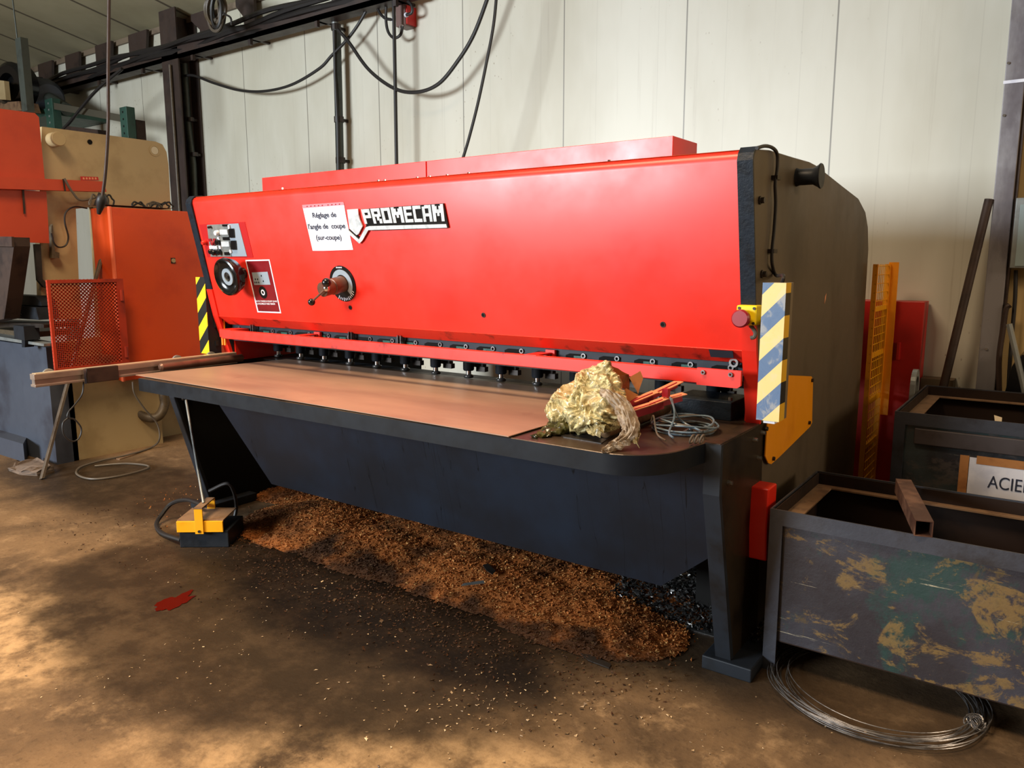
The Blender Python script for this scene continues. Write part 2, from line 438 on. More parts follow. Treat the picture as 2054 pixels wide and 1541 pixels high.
# steel columns against the wall
wc = .17
cl = A(1958, 780, Y=WY-.05)
bm = NB()
box(bm, (cl.x, WY-.10, 0), (cl.x+.09, WY, 7.4), .004)
oc = thing('steel_column', (cl.x+.085, WY-.05, 0), 'bare grey steel column in the corner, right of the leaning dark pole', 'column')
obj('flange', bm, plain('column_grey_steel', (146, 142, 144), (112, 106, 110), .32, .35, sc=6, vec=(1, 1, .3)), oc)
bm = NB(); box(bm, (cl.x+.09, WY-.08, 0), (cl.x+.105, WY-.0, 7.4)); obj('edge_bead', bm, M_rust, oc)
z_ = A(2020, 165, Y=WY-.1).z
bm = NB(); box(bm, (cl.x-.004, WY-.104, z_-.008), (cl.x+.092, WY-.098, z_+.008)); obj('splice_joint', bm, M_white, oc)
for i, py in enumerate((127, 232, 700)):
    bm = NB(); p = A((2023, 2014, 1979)[i], py, Y=WY-.1); cyl(bm, p, p+Vector((0, -.008, 0)), .007, seg=10); obj('bolt', bm, M_chrome, oc)

p0 = A(322, 60, Y=4.8); p1 = A(353, 60, Y=4.8); dl = A(334, 250, Y=4.8)
lc = thing('steel_column', ((p0.x+p1.x)/2, 4.82, 0), 'dark brown steel column rising to the roof on the left behind the machine', 'column')
q0_, q1_ = A(328.6, 182, Y=4.76).x, A(361, 182, Y=4.76).x; xm = (q0_+q1_)/2; hw = (q1_-q0_)/2
bm = NB(); box(bm, (xm-hw, 4.76, 0), (xm+hw, 4.775, ZC+.05)); obj('front_flange', bm, M_beamdk, lc)
bm = NB(); box(bm, (xm-.01, 4.775, 0), (xm+.01, 4.98, ZC)); obj('web', bm, M_beamdk, lc)
bm = NB(); box(bm, (xm-hw, 4.975, 0), (xm+hw, 4.99, ZC)); obj('rear_flange', bm, M_beamdk, lc)
bm = NB(); tube(bm, [(xm+.03, 4.74, 0), (xm+.03, 4.74, ZC-.5)], .014); obj('conduit', bm, M_hose, lc, True)

# tray of cables along the wall
ct = thing('cable_tray', (-8, 4.8, 3.55), 'long dark cable tray running along the wall under the roof edge', 'cable tray')
zt = A(322, 112, Y=4.83).z
bm = NB(); box(bm, (-15.5, 4.76, zt-.1), (-4.4, 4.9, zt-.06)); box(bm, (-15.5, 4.76, zt-.1), (-4.4, 4.775, zt+.02)); obj('tray', bm, M_beamdk, ct)
for k in range(5):
    bm = NB(); pts = []
    for i in range(60):
        x = -15.4+i*.187; pts.append((x, 4.78-.012*k+.02*math.sin(i*.9+k), zt-.03+.035*k*.6+.022*math.sin(i*.37+k*2.1)))
    tube(bm, pts, .022, 6); obj('cable', bm, M_cable, ct, True)
for i in range(12):
    x = -4.6-.943*i; bm = NB(); box(bm, (x, 4.77, zt-.15), (x+.035, 4.8, zt-.09)); box(bm, (x, 4.77, zt-.1), (x+.035, 4.999, zt-.08)); obj('hanger', bm, M_beamdk, ct)

# roof brackets
for (x0, x1) in ((71, 97), (127, 153), (189, 219), (257, 291), (396, 428), (485, 512)):
    q0 = A(x0, 100, Y=4.9).x; q1 = A(x1, 100, Y=4.9).x; wd = q1-q0
    br = thing('roof_bracket', ((q0+q1)/2, 4.85, zt), 'dark steel bracket between cable tray and roof, counted among the row by the left column', 'bracket', 'roof brackets above the cable tray')
    bm = NB()
    zt0 = zt-.06
    if x0 < 390: prof = [(q0, zt0), (q1-.18*wd, zt0), (q1-.05*wd, zt0+.12), (q1+.12*wd, ZC), (q0, ZC)]
    else: prof = [(q0+.35*wd, zt0), (q1, zt0), (q1, ZC), (q0-.35*wd, ZC), (q0-.35*wd, ZC-.06), (q0+.35*wd, zt0+.2)]
    prism(bm, [(x, 4.91, z) for x, z in prof], (0, .03, 0)); obj('plate', bm, M_beamdk, br)
    bm = NB(); box(bm, (q0, 4.94, zt0), (q0+.03, 4.999, ZC)); obj('gusset', bm, M_beamdk, br)
labs = ('farthest left dark roof bracket, next to the black motor on the rack', 'second dark roof bracket from the left, over the grey motor',
        'third dark roof bracket from the left, beside the hanging pendant cable', 'dark roof bracket just left of the brown steel column',
        'dark angled roof bracket behind the hanging bundle of cable', 'dark angled roof bracket right of the cable bundle, at the top edge')
for o, l in zip([o for o in D.objects if o.name.startswith('roof_bracket')], labs): o['label'] = l

# vertical conduits on the wall
def pipe(name, pts, Y, r, mat, label, cat, clips=()):
    P = [A(x, y, Y=Y) for x, y in pts]
    t = thing(name, P[-1], label, cat)
    bm = NB(); tube(bm, P, r, 10); obj('pipe', bm, mat, t, True)
    for (x, y) in clips:
        c = A(x, y, Y=Y); bm = NB(); cyl(bm, c+Vector((0, 0, -.02)), c+Vector((0, 0, .02)), r*1.25, seg=12)
        box(bm, c+Vector((-.012, 0, -.012)), (c.x+.012, WY, c.z+.012)); obj('clip', bm, M_dsteel, t)
    return t
pc = pipe('conduit', [(370, 128), (378, 250), (388, 330), (394, 480)], 4.9, .032, M_conduit, 'thin dark conduit pole beside the brown column, cable leaving its top', 'conduit', [(382, 240), (390, 310)])
pc = pipe('conduit', [(672, -30), (672, 55)], 4.9, .03, M_galv, 'conduit', 'conduit')
pc['label'] = 'thick grey conduit pole above the left half of the red cover'
P = [A(x, y, Y=4.9) for x, y in ((675, 55), (679, 200), (684, 420))]
bm = NB(); tube(bm, P, .036, 10); obj('lower_pipe', bm, M_conduit, pc, True)
P = [A(x, y, Y=4.86) for x, y in ((670, 60), (672, 150), (677, 250), (680, 420))]
bm = NB(); tube(bm, P, .013, 8); obj('cable', bm, M_cable, pc, True)
for x, y in ((674, 55), (680, 240), (683, 322)):
    c = A(x, y, Y=4.9); bm = NB(); cyl(bm, c+Vector((0, 0, -.025)), c+Vector((0, 0, .025)), .044, seg=12); box(bm, c-Vector((.012, 0, .012)), (c.x+.012, WY, c.z+.012)); obj('clip', bm, M_dsteel, pc)
pc = pipe('hanging_rod', [(789, -30), (793, 180), (797, 420)], 4.8, .015, M_cable, 'slim black rod hanging down the wall past the small junction box', 'rod')

def cable(name, pts, Y, r, label, mat=M_cable, k=8):
    P = cr([A(x, y, Y=(Y[i] if isinstance(Y, (list, tuple)) else Y)) for i, (x, y) in enumerate(pts)], k)
    bm = NB(); tube(bm, P, r, 8)
    return obj(name, bm, mat, None, True, label=label, cat='cable')
cable('power_cable', [(370, 152), (390, 152), (430, 167), (480, 181), (530, 183), (585, 170), (640, 138), (665, 112), (700, 75), (730, 30), (755, -25)], 4.86, .013, 'black cable sagging from the left pole past the grey conduit to the roof')
cable('power_cable', [(678, 60), (700, 85), (740, 140), (790, 177), (835, 185), (880, 168), (920, 120), (950, 70), (975, 5), (985, -30)], 4.8, .015, 'black cable hanging in a deep loop right of the grey conduit')
cable('power_cable', [(998, -30), (990, 50), (975, 130), (958, 210), (940, 280), (925, 330), (922, 350)], 4.55, .011, 'thin black cable dropping steeply to the rear red cover')
cable('stay_cable', [(245, 138), (190, 185), (140, 245), (115, 270)], 4.3, .016, 'dark slanting stay wire over the cream press frame')

jb = thing('junction_box', A(804, 52, Y=4.9), 'small grey and red junction box on the wall with looping cables', 'box')
bm = NB(); a = A(793, 12, Y=4.88); b = A(813, 50, Y=4.88); box(bm, a, (b.x, WY, b.z), .006); obj('enclosure', bm, M_junction, jb)
bm = NB(); box(bm, (b.x, 4.89, b.z+.01), (b.x+.012, WY, a.z-.01)); obj('red_side', bm, M_redbox, jb)
for L in ([(755, -25), (757, 15), (770, 35), (788, 40)], [(778, -25), (774, 30), (778, 62), (790, 76), (803, 70), (808, 52)], [(815, 30), (826, 25), (825, 10), (812, -5), (806, -25)]):
    bm = NB(); tube(bm, cr([A(x, y, Y=4.87) for x, y in L]), .012, 8); obj('cable', bm, M_cable, jb, True)
for x, y in ((789, 40), (806, 54), (815, 30)):
    c = A(x, y, Y=4.88); bm = NB(); sphere(bm, c, .02); obj('gland', bm, M_white, jb, True)

# bundle of cable hanging at the top left
cb = thing('cable_bundle', A(440, 65, Y=4.4), 'bundle of coiled cable hanging from the roof edge at the top left', 'cable')
for k in range(9):
    cx = 437+random.uniform(-9, 9); ww = random.uniform(9, 22); yb = 40+random.uniform(0, 24)
    pts = []
    for i in range(28):
        a = i/28*6.283; pts.append(A(cx+ww*math.cos(a)*.9, -10+(yb+10)*(.5+.5*math.sin(a)), Y=4.35+.03*k))
    bm = NB(); tube(bm, pts, .014, 6, True); obj('loop', bm, [M_cable, M_hose, M_cableg][k % 3], cb, True)
bm = NB(); tube(bm, cr([A(443, -30, Y=4.4), A(445, 20, Y=4.36), A(462, 35, Y=4.36), A(464, 50, Y=4.36)]), .009, 6); obj('loose_end', bm, M_cable, cb, True)

# ------------------------------------------------------------------ press brake at the left
XB = -6.08
pb = thing('press_brake', (-6.4, 3.1, 0), 'cream and orange press brake machine at the left edge with dark blue bed', 'machine')
def PX(x, y, X): return A(x, y, X=X)
fr = [(84, 254), (200, 269), (312, 284), (326, 290), (334, 305), (338, 330), (352, 600), (368, 869), (250, 893), (131, 916), (118, 760), (112, 690), (200, 676), (197, 560), (187, 415), (152, 419), (158, 560), (164, 640), (84, 640), (78, 430)]
bm = NB(); prism(bm, [PX(x, y, XB) for x, y in fr], (-.07, 0, 0)); obj('side_frame', bm, M_cream, pb)
c = PX(310, 302, XB); bm = NB(); ring(bm, c+Vector((.0, 0, 0)), (1, 0, 0), .045, .032, .004); obj('lifting_eye', bm, M_cream, pb)
bm = NB(); lathe(bm, c+Vector((.001, 0, 0)), (1, 0, 0), [(.03, 0), (.03, .002)]); obj('eye_hole', bm, plain('pale_hole', (206, 196, 172), None, .6), pb)
c = PX(180, 285, XB); bm = NB(); cyl(bm, c, c+Vector((.004, 0, 0)), .018); obj('bolt_hole', bm, M_void, pb)
c = PX(105, 281, XB); bm = NB(); lathe(bm, c, (1, 0, 0), [(.05, 0), (.05, .1), (.046, .105)]); obj('side_boss', bm, M_cream, pb, True)
q = A(95, 938, Z=0); bm = NB(); box(bm, (q.x-.03, 2.56, 0), (XB+.001, 2.64, .8)); box(bm, (q.x-.03, 2.56, .0), (XB-.07, 3.3, .75)); obj('front_post', bm, M_cream, pb)
# orange side guards (plane parallel to the frame)
XO = -5.98
bm = NB(); prism(bm, [PX(x, y, XO) for x, y in ((-60, 210), (70, 227), (78, 235), (90, 362), (-60, 352))], (-.03, 0, 0)); obj('upper_guard', bm, M_orange, pb)
bm = NB(); prism(bm, [PX(x, y, XO) for x, y in ((-60, 376), (93, 384), (99, 488), (-60, 482))], (-.03, 0, 0)); o_ = obj('lower_guard', bm, M_orange, pb)
bm = NB(); prism(bm, [PX(x, y, XO+.01) for x, y in ((44, 381), (48, 381), (51, 429), (47, 429))], (.004, 0, 0)); obj('slot', bm, M_rust, o_)
bm = NB(); prism(bm, [PX(x, y, XO+.05) for x, y in ((-60, 352), (207, 364), (214, 385), (-60, 377))], (-.07, 0, 0)); bo = obj('beam_guard', bm, M_orange, pb)
bm = NB(); prism(bm, [PX(x, y, XO+.055) for x, y in ((125, 359), (128, 359), (132, 384), (129, 384))], (.003, 0, 0)); obj('joint', bm, M_rust, bo)
bm = NB(); prism(bm, [PX(x, y, XB+.02) for x, y in ((161, 354), (196, 355), (198, 362), (162, 362))], (.003, 0, 0)); obj('maker_plate', bm, M_redbox, pb)
for k in range(5):
    bm = NB(); prism(bm, [PX(166+k*6+a, y, XB+.024) for a, y in ((0, 356), (3, 356), (4, 360), (0, 360))], (.001, 0, 0)); obj('plate_mark', bm, M_cardpink, pb)
# dark ram end, dies, bed
YD = 2.5
bm = NB(); prism(bm, [A(x, y, Y=YD-.2) for x, y in ((-40, 474), (27, 476), (28, 494), (14, 600), (8, 640), (-40, 650))], (0, .1, 0)); obj('ram_cover', bm, M_rust, pb)
bm = NB(); prism(bm, [A(x, y, Y=YD-.21) for x, y in ((-40, 474), (28, 475), (29, 495), (-40, 493))], (0, -.015, 0)); obj('ram_lip', bm, M_rust, pb)
bm = NB(); prism(bm, [A(x, y, Y=YD) for x, y in ((-40, 588), (70, 594), (82, 606), (84, 614), (-40, 606))], (0, .1, 0)); obj('upper_die', bm, M_black, pb)
bm = NB(); prism(bm, [A(x, y, Y=YD-.04) for x, y in ((-40, 608), (72, 617), (78, 642), (-40, 634))], (0, .14, 0)); dh = obj('die_holder', bm, M_black, pb)
for x, y in ((2, 626), (21, 629), (42, 632)):
    c = A(x, y, Y=YD-.041); bm = NB(); ring(bm, c, (0, -1, 0), .013, .008, .003, 16); obj('bolt', bm, M_steel, dh)
bm = NB(); prism(bm, [A(x, y, Y=YD-.08) for x, y in ((-40, 645), (85, 650), (88, 652), (88, 658), (-40, 655))], (0, .22, 0)); obj('die_rail', bm, M_dsteel, pb)
bm = NB(); box(bm, A(-40, 656, Y=YD), (XB-.1, YD+.3, A(40, 676, Y=YD).z)); obj('die_bed', bm, M_hose, pb)
bm = NB(); prism(bm, [A(x, y, Y=YD-.1) for x, y in ((-40, 669), (88, 690), (88, 695), (-40, 676))], (0, .1, 0)); obj('bright_rail', bm, M_galv, pb)
bm = NB(); prism(bm, [A(x, y, Y=YD-.12) for x, y in ((43, 675), (50, 677), (50, 697), (44, 697))], (0, .06, 0)); box(bm, A(47, 655, Y=YD-.15), A(60, 678, Y=YD-.05)); obj('stop_clamp', bm, M_black, pb)
a = A(-60, 690, Y=YD-.02); b = A(92, 697, Y=YD-.02)
bm = NB(); box(bm, (-9.5, YD-.02, .0), (b.x, YD+.1, b.z)); obj('bed', bm, M_bluebed, pb)
bm = NB(); pts = [A(x, y, Z=.0) for x, y in ((-40, 880), (0, 912), (50, 928), (58, 912))]; prism(bm, [pts[0], pts[1], pts[2], pts[3]], (0, 0, .14)); obj('foot', bm, M_bluebed, pb)
bm = NB(); prism(bm, [PX(x, y, XB+.02) for x, y in ((66, 490), (78, 490), (82, 560), (92, 570), (96, 580), (84, 576), (72, 562))], (.03, 0, 0)); obj('guide_rail', bm, M_dsteel, pb)
bm = NB(); prism(bm, [PX(x, y, XB+.02) for x, y in ((98, 455), (101, 450), (105, 505), (114, 507), (114, 518), (99, 518))], (.04, 0, 0)); obj('limit_switch', bm, M_hose, pb)
bm = NB(); tube(bm, cr([PX(x, y, XB+.06) for x, y in ((175, 418), (150, 415), (133, 425), (130, 445), (137, 475), (132, 492), (118, 496), (108, 487), (103, 468))]), .006, 6); obj('cable', bm, M_cable, pb, True)
bm = NB(); tube(bm, cr([PX(x, y, XO+.07) for x, y in ((129, 358), (145, 385), (163, 402), (200, 394))]), .008, 6); obj('cable', bm, M_cableg, pb, True)

# electrical cabinet hung on the brake
XC_ = -5.78
ec = thing('electrical_cabinet', (XC_-.15, 3.4, .55), 'bright orange electrical cabinet hung on the press brake side', 'cabinet')
ft = PX(218, 415, XC_); fb = PX(253, 765, XC_); YF = 2.98
bm = NB(); box(bm, (XB, YF, fb.z), (XC_-.02, 4.0, ft.z), .006); M_cab = plain('cabinet_orange', (222, 76, 20), (200, 60, 14), .4, sc=2); obj('body', bm, M_cab, ec)
bm = NB(); box(bm, (XC_-.02, YF+.005, fb.z+.005), (XC_, 4.0, ft.z-.004), .004); dr = obj('door', bm, M_cab, ec)
bm = NB(); box(bm, (XC_-.03, YF-.008, fb.z), (XC_+.004, YF+.006, ft.z+.004)); obj('door_edge', bm, plain('bright_edge', (240, 110, 70), None, .4), ec)
c = PX(347, 523, XC_); bm = NB(); box(bm, c+Vector((0, -.018, -.022)), c+Vector((.004, .018, .022))); lk = obj('lock_plate', bm, M_rust, dr)
bm = NB(); cyl(bm, c+Vector((.004, 0, 0)), c+Vector((.012, 0, 0)), .016); obj('lock', bm, M_cream, dr)
bm = NB(); box(bm, PX(208, 410, XC_)+Vector((-.2, 0, 0)), PX(350, 418, XC_)+Vector((-.02, 0, 0))); obj('top_rail', bm, M_rust, ec)
def wirebundle(base, n, spread, h, X):
    for k in range(n):
        x0 = base[0]+random.uniform(-spread, spread); pts = []
        for i in range(9):
            a = i/8*math.pi; pts.append(PX(x0-12*math.cos(a)*random.uniform(.8, 1.2), base[1]-h*math.sin(a)*random.uniform(.7, 1.2), X-.1))
        bm = NB(); tube(bm, cr(pts, 3), .007, 6); obj('cable', bm, [M_cable, M_cableg][k % 2], ec, True)
wirebundle((205, 412), 6, 18, 22, XC_); wirebundle((292, 416), 3, 18, 10, XC_); wirebundle((322, 418), 5, 16, 11, XC_)

# perforated guard (diamond lattice) hinged on the cabinet
pg = thing('perforated_guard', (XC_, 2.8, .8), 'orange perforated metal guard door left of the tall orange cabinet', 'guard')
XG = -5.68
c4 = [PX(91, 562, XG), PX(229, 558, XG), PX(252, 742, XG), PX(112, 745, XG)]
y0, y1 = c4[0].y, YF-.01; z0, z1 = c4[3].z-.01, c4[0].z
bm = NB(); t_w = .022
box(bm, (XG, y0, z0), (XG+.02, y0+t_w, z1)); box(bm, (XG, y1-.05, z0), (XG+.02, y1, z1)); box(bm, (XG, y0+t_w, z1-t_w), (XG+.02, y1-.05, z1)); box(bm, (XG, y0+t_w, z0), (XG+.02, y1-.05, z0+t_w*1.5))
obj('frame', bm, M_orange_dk, pg)
bm = NB(); st = .026; n = int((y1-y0+z1-z0)/st)+2
def clipline(c, sgn):
    pts = []
    for y in (y0, y1):
        z = z0+(c-(y-y0)) if sgn > 0 else z0+(c-(y1-y))
        if z0 <= z <= z1: pts.append((y, z))
    for z in (z0, z1):
        y = y0+c-(z-z0) if sgn > 0 else y1-(c-(z-z0))
        if y0 < y < y1: pts.append((y, z))
    return pts[:2] if len(pts) >= 2 else None
for i in range(1, n):
    for s_ in (1, -1):
        pr = clipline(i*st, s_)
        if pr:
            a = Vector((XG+.008, *pr[0])); b = Vector((XG+.008, *pr[1])); d = (b-a)
            if d.length > .01: obox(bm, (a+b)/2, d, (1, 0, 0), (d.length, .002, .0085))
obj('perforated_sheet', bm, M_orange_dk, pg)
for z in (z0+.1, z1-.12):
    bm = NB(); cyl(bm, (XG+.02, y1-.02, z-.04), (XG+.02, y1-.02, z+.04), .012); obj('hinge', bm, M_orange_dk, pg)

a = PX(203, 520, -6.0); b = A(84, 962, Z=.0)
bm = NB(); d = b-a; obox(bm, (a+b)/2+Vector((0, 0, .004)), d, (0, 1, 0), (d.length, .02, .045), .002)
obj('flat_bar', bm, plain('grey_flat_bar', (104, 92, 80), (78, 66, 56), .45, .4, sc=7), None, label='long flat steel bar leaning on the orange cabinet, foot on the floor', cat='bar')

bm = NB(); tube(bm, cr([(-5.99, 3.1, .42), A(275, 826, X=-5.9), A(296, 838, X=-5.85), A(318, 835, X=-5.8), A(330, 812, X=-5.8), A(334, 775, X=-5.8), (-5.8, 3.62, .6)]), .036, 12)
obj('flexible_hose', bm, M_hose, None, True, label='thick brown hose curving under the orange cabinet', cat='hose')
P = [A(x, y, X=-5.7) for x, y in ((266, 766), (270, 790), (290, 820), (315, 850), (320, 880))]+[A(x, y, Z=.012) for x, y in ((305, 897), (260, 912), (200, 925), (160, 938), (155, 952), (185, 961), (240, 955), (290, 942), (295, 934), (250, 930), (190, 935))]
bm = NB(); tube(bm, cr(P), .007, 6)
obj('floor_cable', bm, M_cableg, None, True, label='thin grey cable hanging from the orange cabinet and looping on the floor', cat='cable')

# pendant control cable with black plug
hp = thing('pendant_cable', A(200, 425, Y=2.75), 'long dark cable with a black plug hanging in front of the press brake', 'cable')
YP = 2.75
bm = NB(); tube(bm, cr([A(x, y, Y=YP) for x, y in ((219, -40), (218, 60), (217, 150), (217, 250), (212, 340), (206, 392))]), .011, 8); obj('cable', bm, M_rust, hp, True)
c = A(206, 390, Y=YP); e = A(198, 429, Y=YP); bm = NB(); lathe(bm, c, e-c, [(.012, 0), (.03, .02), (.034, .05), (.028, .08), (.012, (e-c).length)]); obj('plug', bm, M_cable, hp, True)

# pallet rack with motors behind the brake
rk = thing('pallet_rack', (-8.2, 4.3, 0), 'green pallet rack frame standing behind the press brake', 'rack')
YR = 4.35
for xl, xr_, yt in ((89, 104, 200), (239, 253, 216)):
    a = A(xl, yt, Y=YR); b = A(xr_, yt, Y=YR); bm = NB(); box(bm, (a.x, YR, 0), (b.x, YR+.09, a.z), .004); ps = obj('upright', bm, M_green, rk)
    bm = NB()
    for k in range(14): box(bm, ((a.x*1.2+b.x*.8)/2, YR-.002, a.z-.06-.07*k), ((a.x*.9+b.x*1.1)/2, YR, a.z-.04-.07*k))
    obj('slots', bm, M_galv if xl < 200 else M_void, ps)
a = A(104, 212, Y=YR); b = A(240, 237, Y=YR)
bm = NB(); obox(bm, (a+b)/2+Vector((0, .04, 0)), b-a, (0, 1, 0), ((b-a).length, .05, .07)); obj('beam', bm, plain('rack_beam', (70, 66, 54), None, .5), rk)
zz = A(60, 222, Y=YR).z
bm = NB(); box(bm, (A(-60, 220, Y=YR).x, YR, zz-.1), (A(104, 220, Y=YR).x, YR+.9, zz-.02)); obj('shelf', bm, M_green, rk)
bm = NB(); a = A(262, 242, Y=YR+.1); box(bm, a, (a.x+.1, YR+.2, .0)); obj('brown_stub', bm, M_rust, rk)
bm = NB(); prism(bm, [A(x, y, Y=YR-.05) for x, y in ((128, 252), (196, 260), (198, 272), (128, 266))], (0, .1, 0)); obj('low_beam', bm, M_rust, rk)
mo = thing('electric_motor', A(75, 215, Y=4.5), 'dark blue grey electric motor lying on the green rack, left of the column', 'motor')
c0 = A(48, 192, Y=4.5); c1 = A(100, 198, Y=4.5)
bm = NB(); lathe(bm, c0, c1-c0, [(.1, 0), (.2, .03), (.22, .1), (.22, (c1-c0).length-.1), (.16, (c1-c0).length)]); obj('housing', bm, M_bluebed, mo, True)
bm = NB()
for k in range(10):
    a = k/10*3.14; u = (c1-c0).normalized(); m = (c0+c1)/2+Vector((0, -math.cos(a), math.sin(a)))*.225; obox(bm, m, u, Vector((0, -math.cos(a), math.sin(a))), ((c1-c0).length*.6, .02, .008))
obj('fins', bm, M_bluebed, mo)
bm = NB(); cyl(bm, c1, c1+(c1-c0).normalized()*.4+Vector((0, 0, -.1)), .07); obj('shaft', bm, M_conduit, mo, True)
fn = thing('blower_fan', A(25, 205, Y=4.2), 'round black blower housing with a cream side plate at the upper left edge', 'fan')
c = A(30, 172, Y=4.2); bm = NB(); lathe(bm, c, (.3, -1, 0), [(.2, -.15), (.25, -.1), (.25, .06), (.2, .1), (.12, .1), (.1, .02)], 28); obj('housing', bm, M_wetblack, fn, True)
bm = NB(); prism(bm, [A(x, y, Y=4.0) for x, y in ((-30, 158), (8, 162), (12, 200), (-30, 198))], (0, .05, 0)); obj('side_plate', bm, M_cream, fn)
bm = NB(); prism(bm, [A(x, y, Y=4.1) for x, y in ((-30, 208), (38, 203), (44, 222), (-30, 222))], (0, .2, 0)); obj('wooden_block', bm, M_dust, None, label='worn brown block on the rack under the black blower', cat='block')
bm = NB(); a = A(22, 60, Y=2.9); box(bm, A(30, 78, Y=3.2), (A(41, 78, Y=3.2).x, 3.26, A(45, 224, Y=3.2).z)); tube(bm, [A(35, 80, Y=3.23), (A(35, 80, Y=3.23).x-.05, 3.23, ZC+sl*(WY-3.23)+.02)], .006, 6); obj('hanger_bar', bm, M_conduit, None, label='dark upright bar hung from the roof above the orange guard at the upper left', cat='bar')
bm = NB(); prism(bm, [A(x, y, Z=.0) for x, y in ((18, 945), (50, 930), (75, 926), (108, 945), (75, 955), (40, 953))], (0, 0, .03))
bmesh.ops.triangulate(bm, faces=bm.faces); bmesh.ops.subdivide_edges(bm, edges=bm.edges, cuts=5)
for v in bm.verts:
    if v.co.z > .005: v.co += Vector((.02*noise.noise(v.co*20), .02*noise.noise(v.co*20+Vector((3, 0, 0))), .045*abs(noise.noise(v.co*13))+.012*noise.noise(v.co*50)-.012))
obj('rag', bm, M_rag, None, label='crumpled grey rag on the floor beside the foot of the leaning bar', cat='rag')
bm = NB(); prism(bm, [A(x, y, Z=.0) for x, y in ((228, 921), (262, 908), (286, 905), (268, 914), (240, 923))], (0, 0, .008)); obj('paper_scrap', bm, M_dust, None, label='pale torn paper scrap on the floor beneath the orange cabinet', cat='paper')

# ------------------------------------------------------------------ guillotine shear
XR, XL = -.862, -4.07
PT = .05
TZ = .871
sm = thing('guillotine_shear', (-2.46, 3.0, 0), 'long red guillotine shear with black frame filling the middle of the workshop', 'machine')
prof = [(2.344, TZ), (2.344, .70), (2.54, .0), (4.38, .0), (4.40, .9), (4.37, 1.50), (4.34, 1.60), (4.25, 1.69), (4.10, 1.735)]
top = [A(x, y, X=XR) for x, y in ((1722, 398), (1690, 373), (1640, 333), (1625, 325), (1590, 315), (1545, 301))]
prof = prof[:5]+[(p.y, p.z) for p in [A(x, y, X=XR) for x, y in ((1742, 500), (1741, 455), (1736, 425))]+top]+[(2.557, 1.812), (2.540, 1.795), (2.536, 1.775), (2.66, 1.143), (2.72, .95), (2.737, TZ)]
bm = NB(); prism(bm, [(XR-PT, y, z) for y, z in prof], (PT, 0, 0), .003); obj('side_plate', bm, M_side, sm)
bm = NB(); prism(bm, [(XL, y, z) for y, z in prof], (PT, 0, 0), .003); obj('side_plate', bm, M_frame, sm)
# lower cheek faces (oily steel)
bm = NB(); prism(bm, [(XR, y, z) for y, z in ((2.348, TZ-.002), (2.348, .70), (2.542, .0), (2.82, .0), (2.76, TZ-.002))], (.004, 0, 0)); obj('column_face', bm, M_colside, sm)
bm = NB(); prism(bm, [(XR-PT-.001, 2.340, TZ-.001), (XR-PT-.001, 2.340, .70), (XR-PT-.001, 2.530, .02), (XR-PT-.001, 2.56, .02), (XR-PT-.001, 2.36, .70), (XR-PT-.001, 2.36, TZ-.001)], (PT+.006, 0, 0)); obj('column_front', bm, M_frame, sm)
a = A(1430, 1338, Z=0); bm = NB(); box(bm, (-.955, 2.50, 0), (-.775, 2.74, .05), .004); obj('foot_plate', bm, M_frame, sm)
bm = NB(); box(bm, (XL-.05, 2.46, 0), (XL+.12, 2.8, .05), .004); obj('foot_plate', bm, M_frame, sm)
# black / red strips on the plate edges
def strip(x0, x1, p, q, d, mat, nm):
    bm = NB(); n = Vector((0, -(p[1]-q[1]), (p[0]-q[0]))).normalized()
    if n.y > 0: n = -n
    P = [Vector((x0, *p)), Vector((x1, *p)), Vector((x1, *q)), Vector((x0, *q))]
    prism(bm, P, n*d); return obj(nm, bm, mat, sm)
for (x0, x1, zsp) in ((XR-PT, XR, 1.30), (XL, XL+PT, 1.30)):
    yy = 2.53+(1.80-zsp)/(1.80-1.143)*.13
    bm = NB()
    pr = [(2.60, 1.825), (2.553, 1.820), (2.531, 1.80), (2.524, 1.775), (yy-.006, zsp)]
    pr2 = [(yy, zsp), (2.532, 1.775), (2.538, 1.794), (2.556, 1.810), (2.60, 1.818)]
    prism(bm, [(x0-.001, y, z) for y, z in pr+pr2], (x1-x0+.002, 0, 0)); obj('edge_strip', bm, M_strip, sm)
    bm = NB(); prism(bm, [(x0-.001, y, z) for y, z in ((yy-.008, zsp-.002), (2.652, 1.143), (2.71, .95), (2.729, TZ), (2.745, TZ), (2.73, .95), (2.67, 1.143), (yy+.004, zsp-.002))], (x1-x0+.002, 0, 0)); obj('edge_strip', bm, M_red, sm)
bm = NB(); box(bm, (XR-PT-.012, 2.75, TZ+.002), (XR-PT, 3.25, 1.1)); obj('throat_liner', bm, M_red, sm)
bm = NB(); box(bm, (XL+PT, 2.75, TZ+.002), (XL+PT+.012, 3.25, 1.1)); obj('throat_liner', bm, M_red, sm)

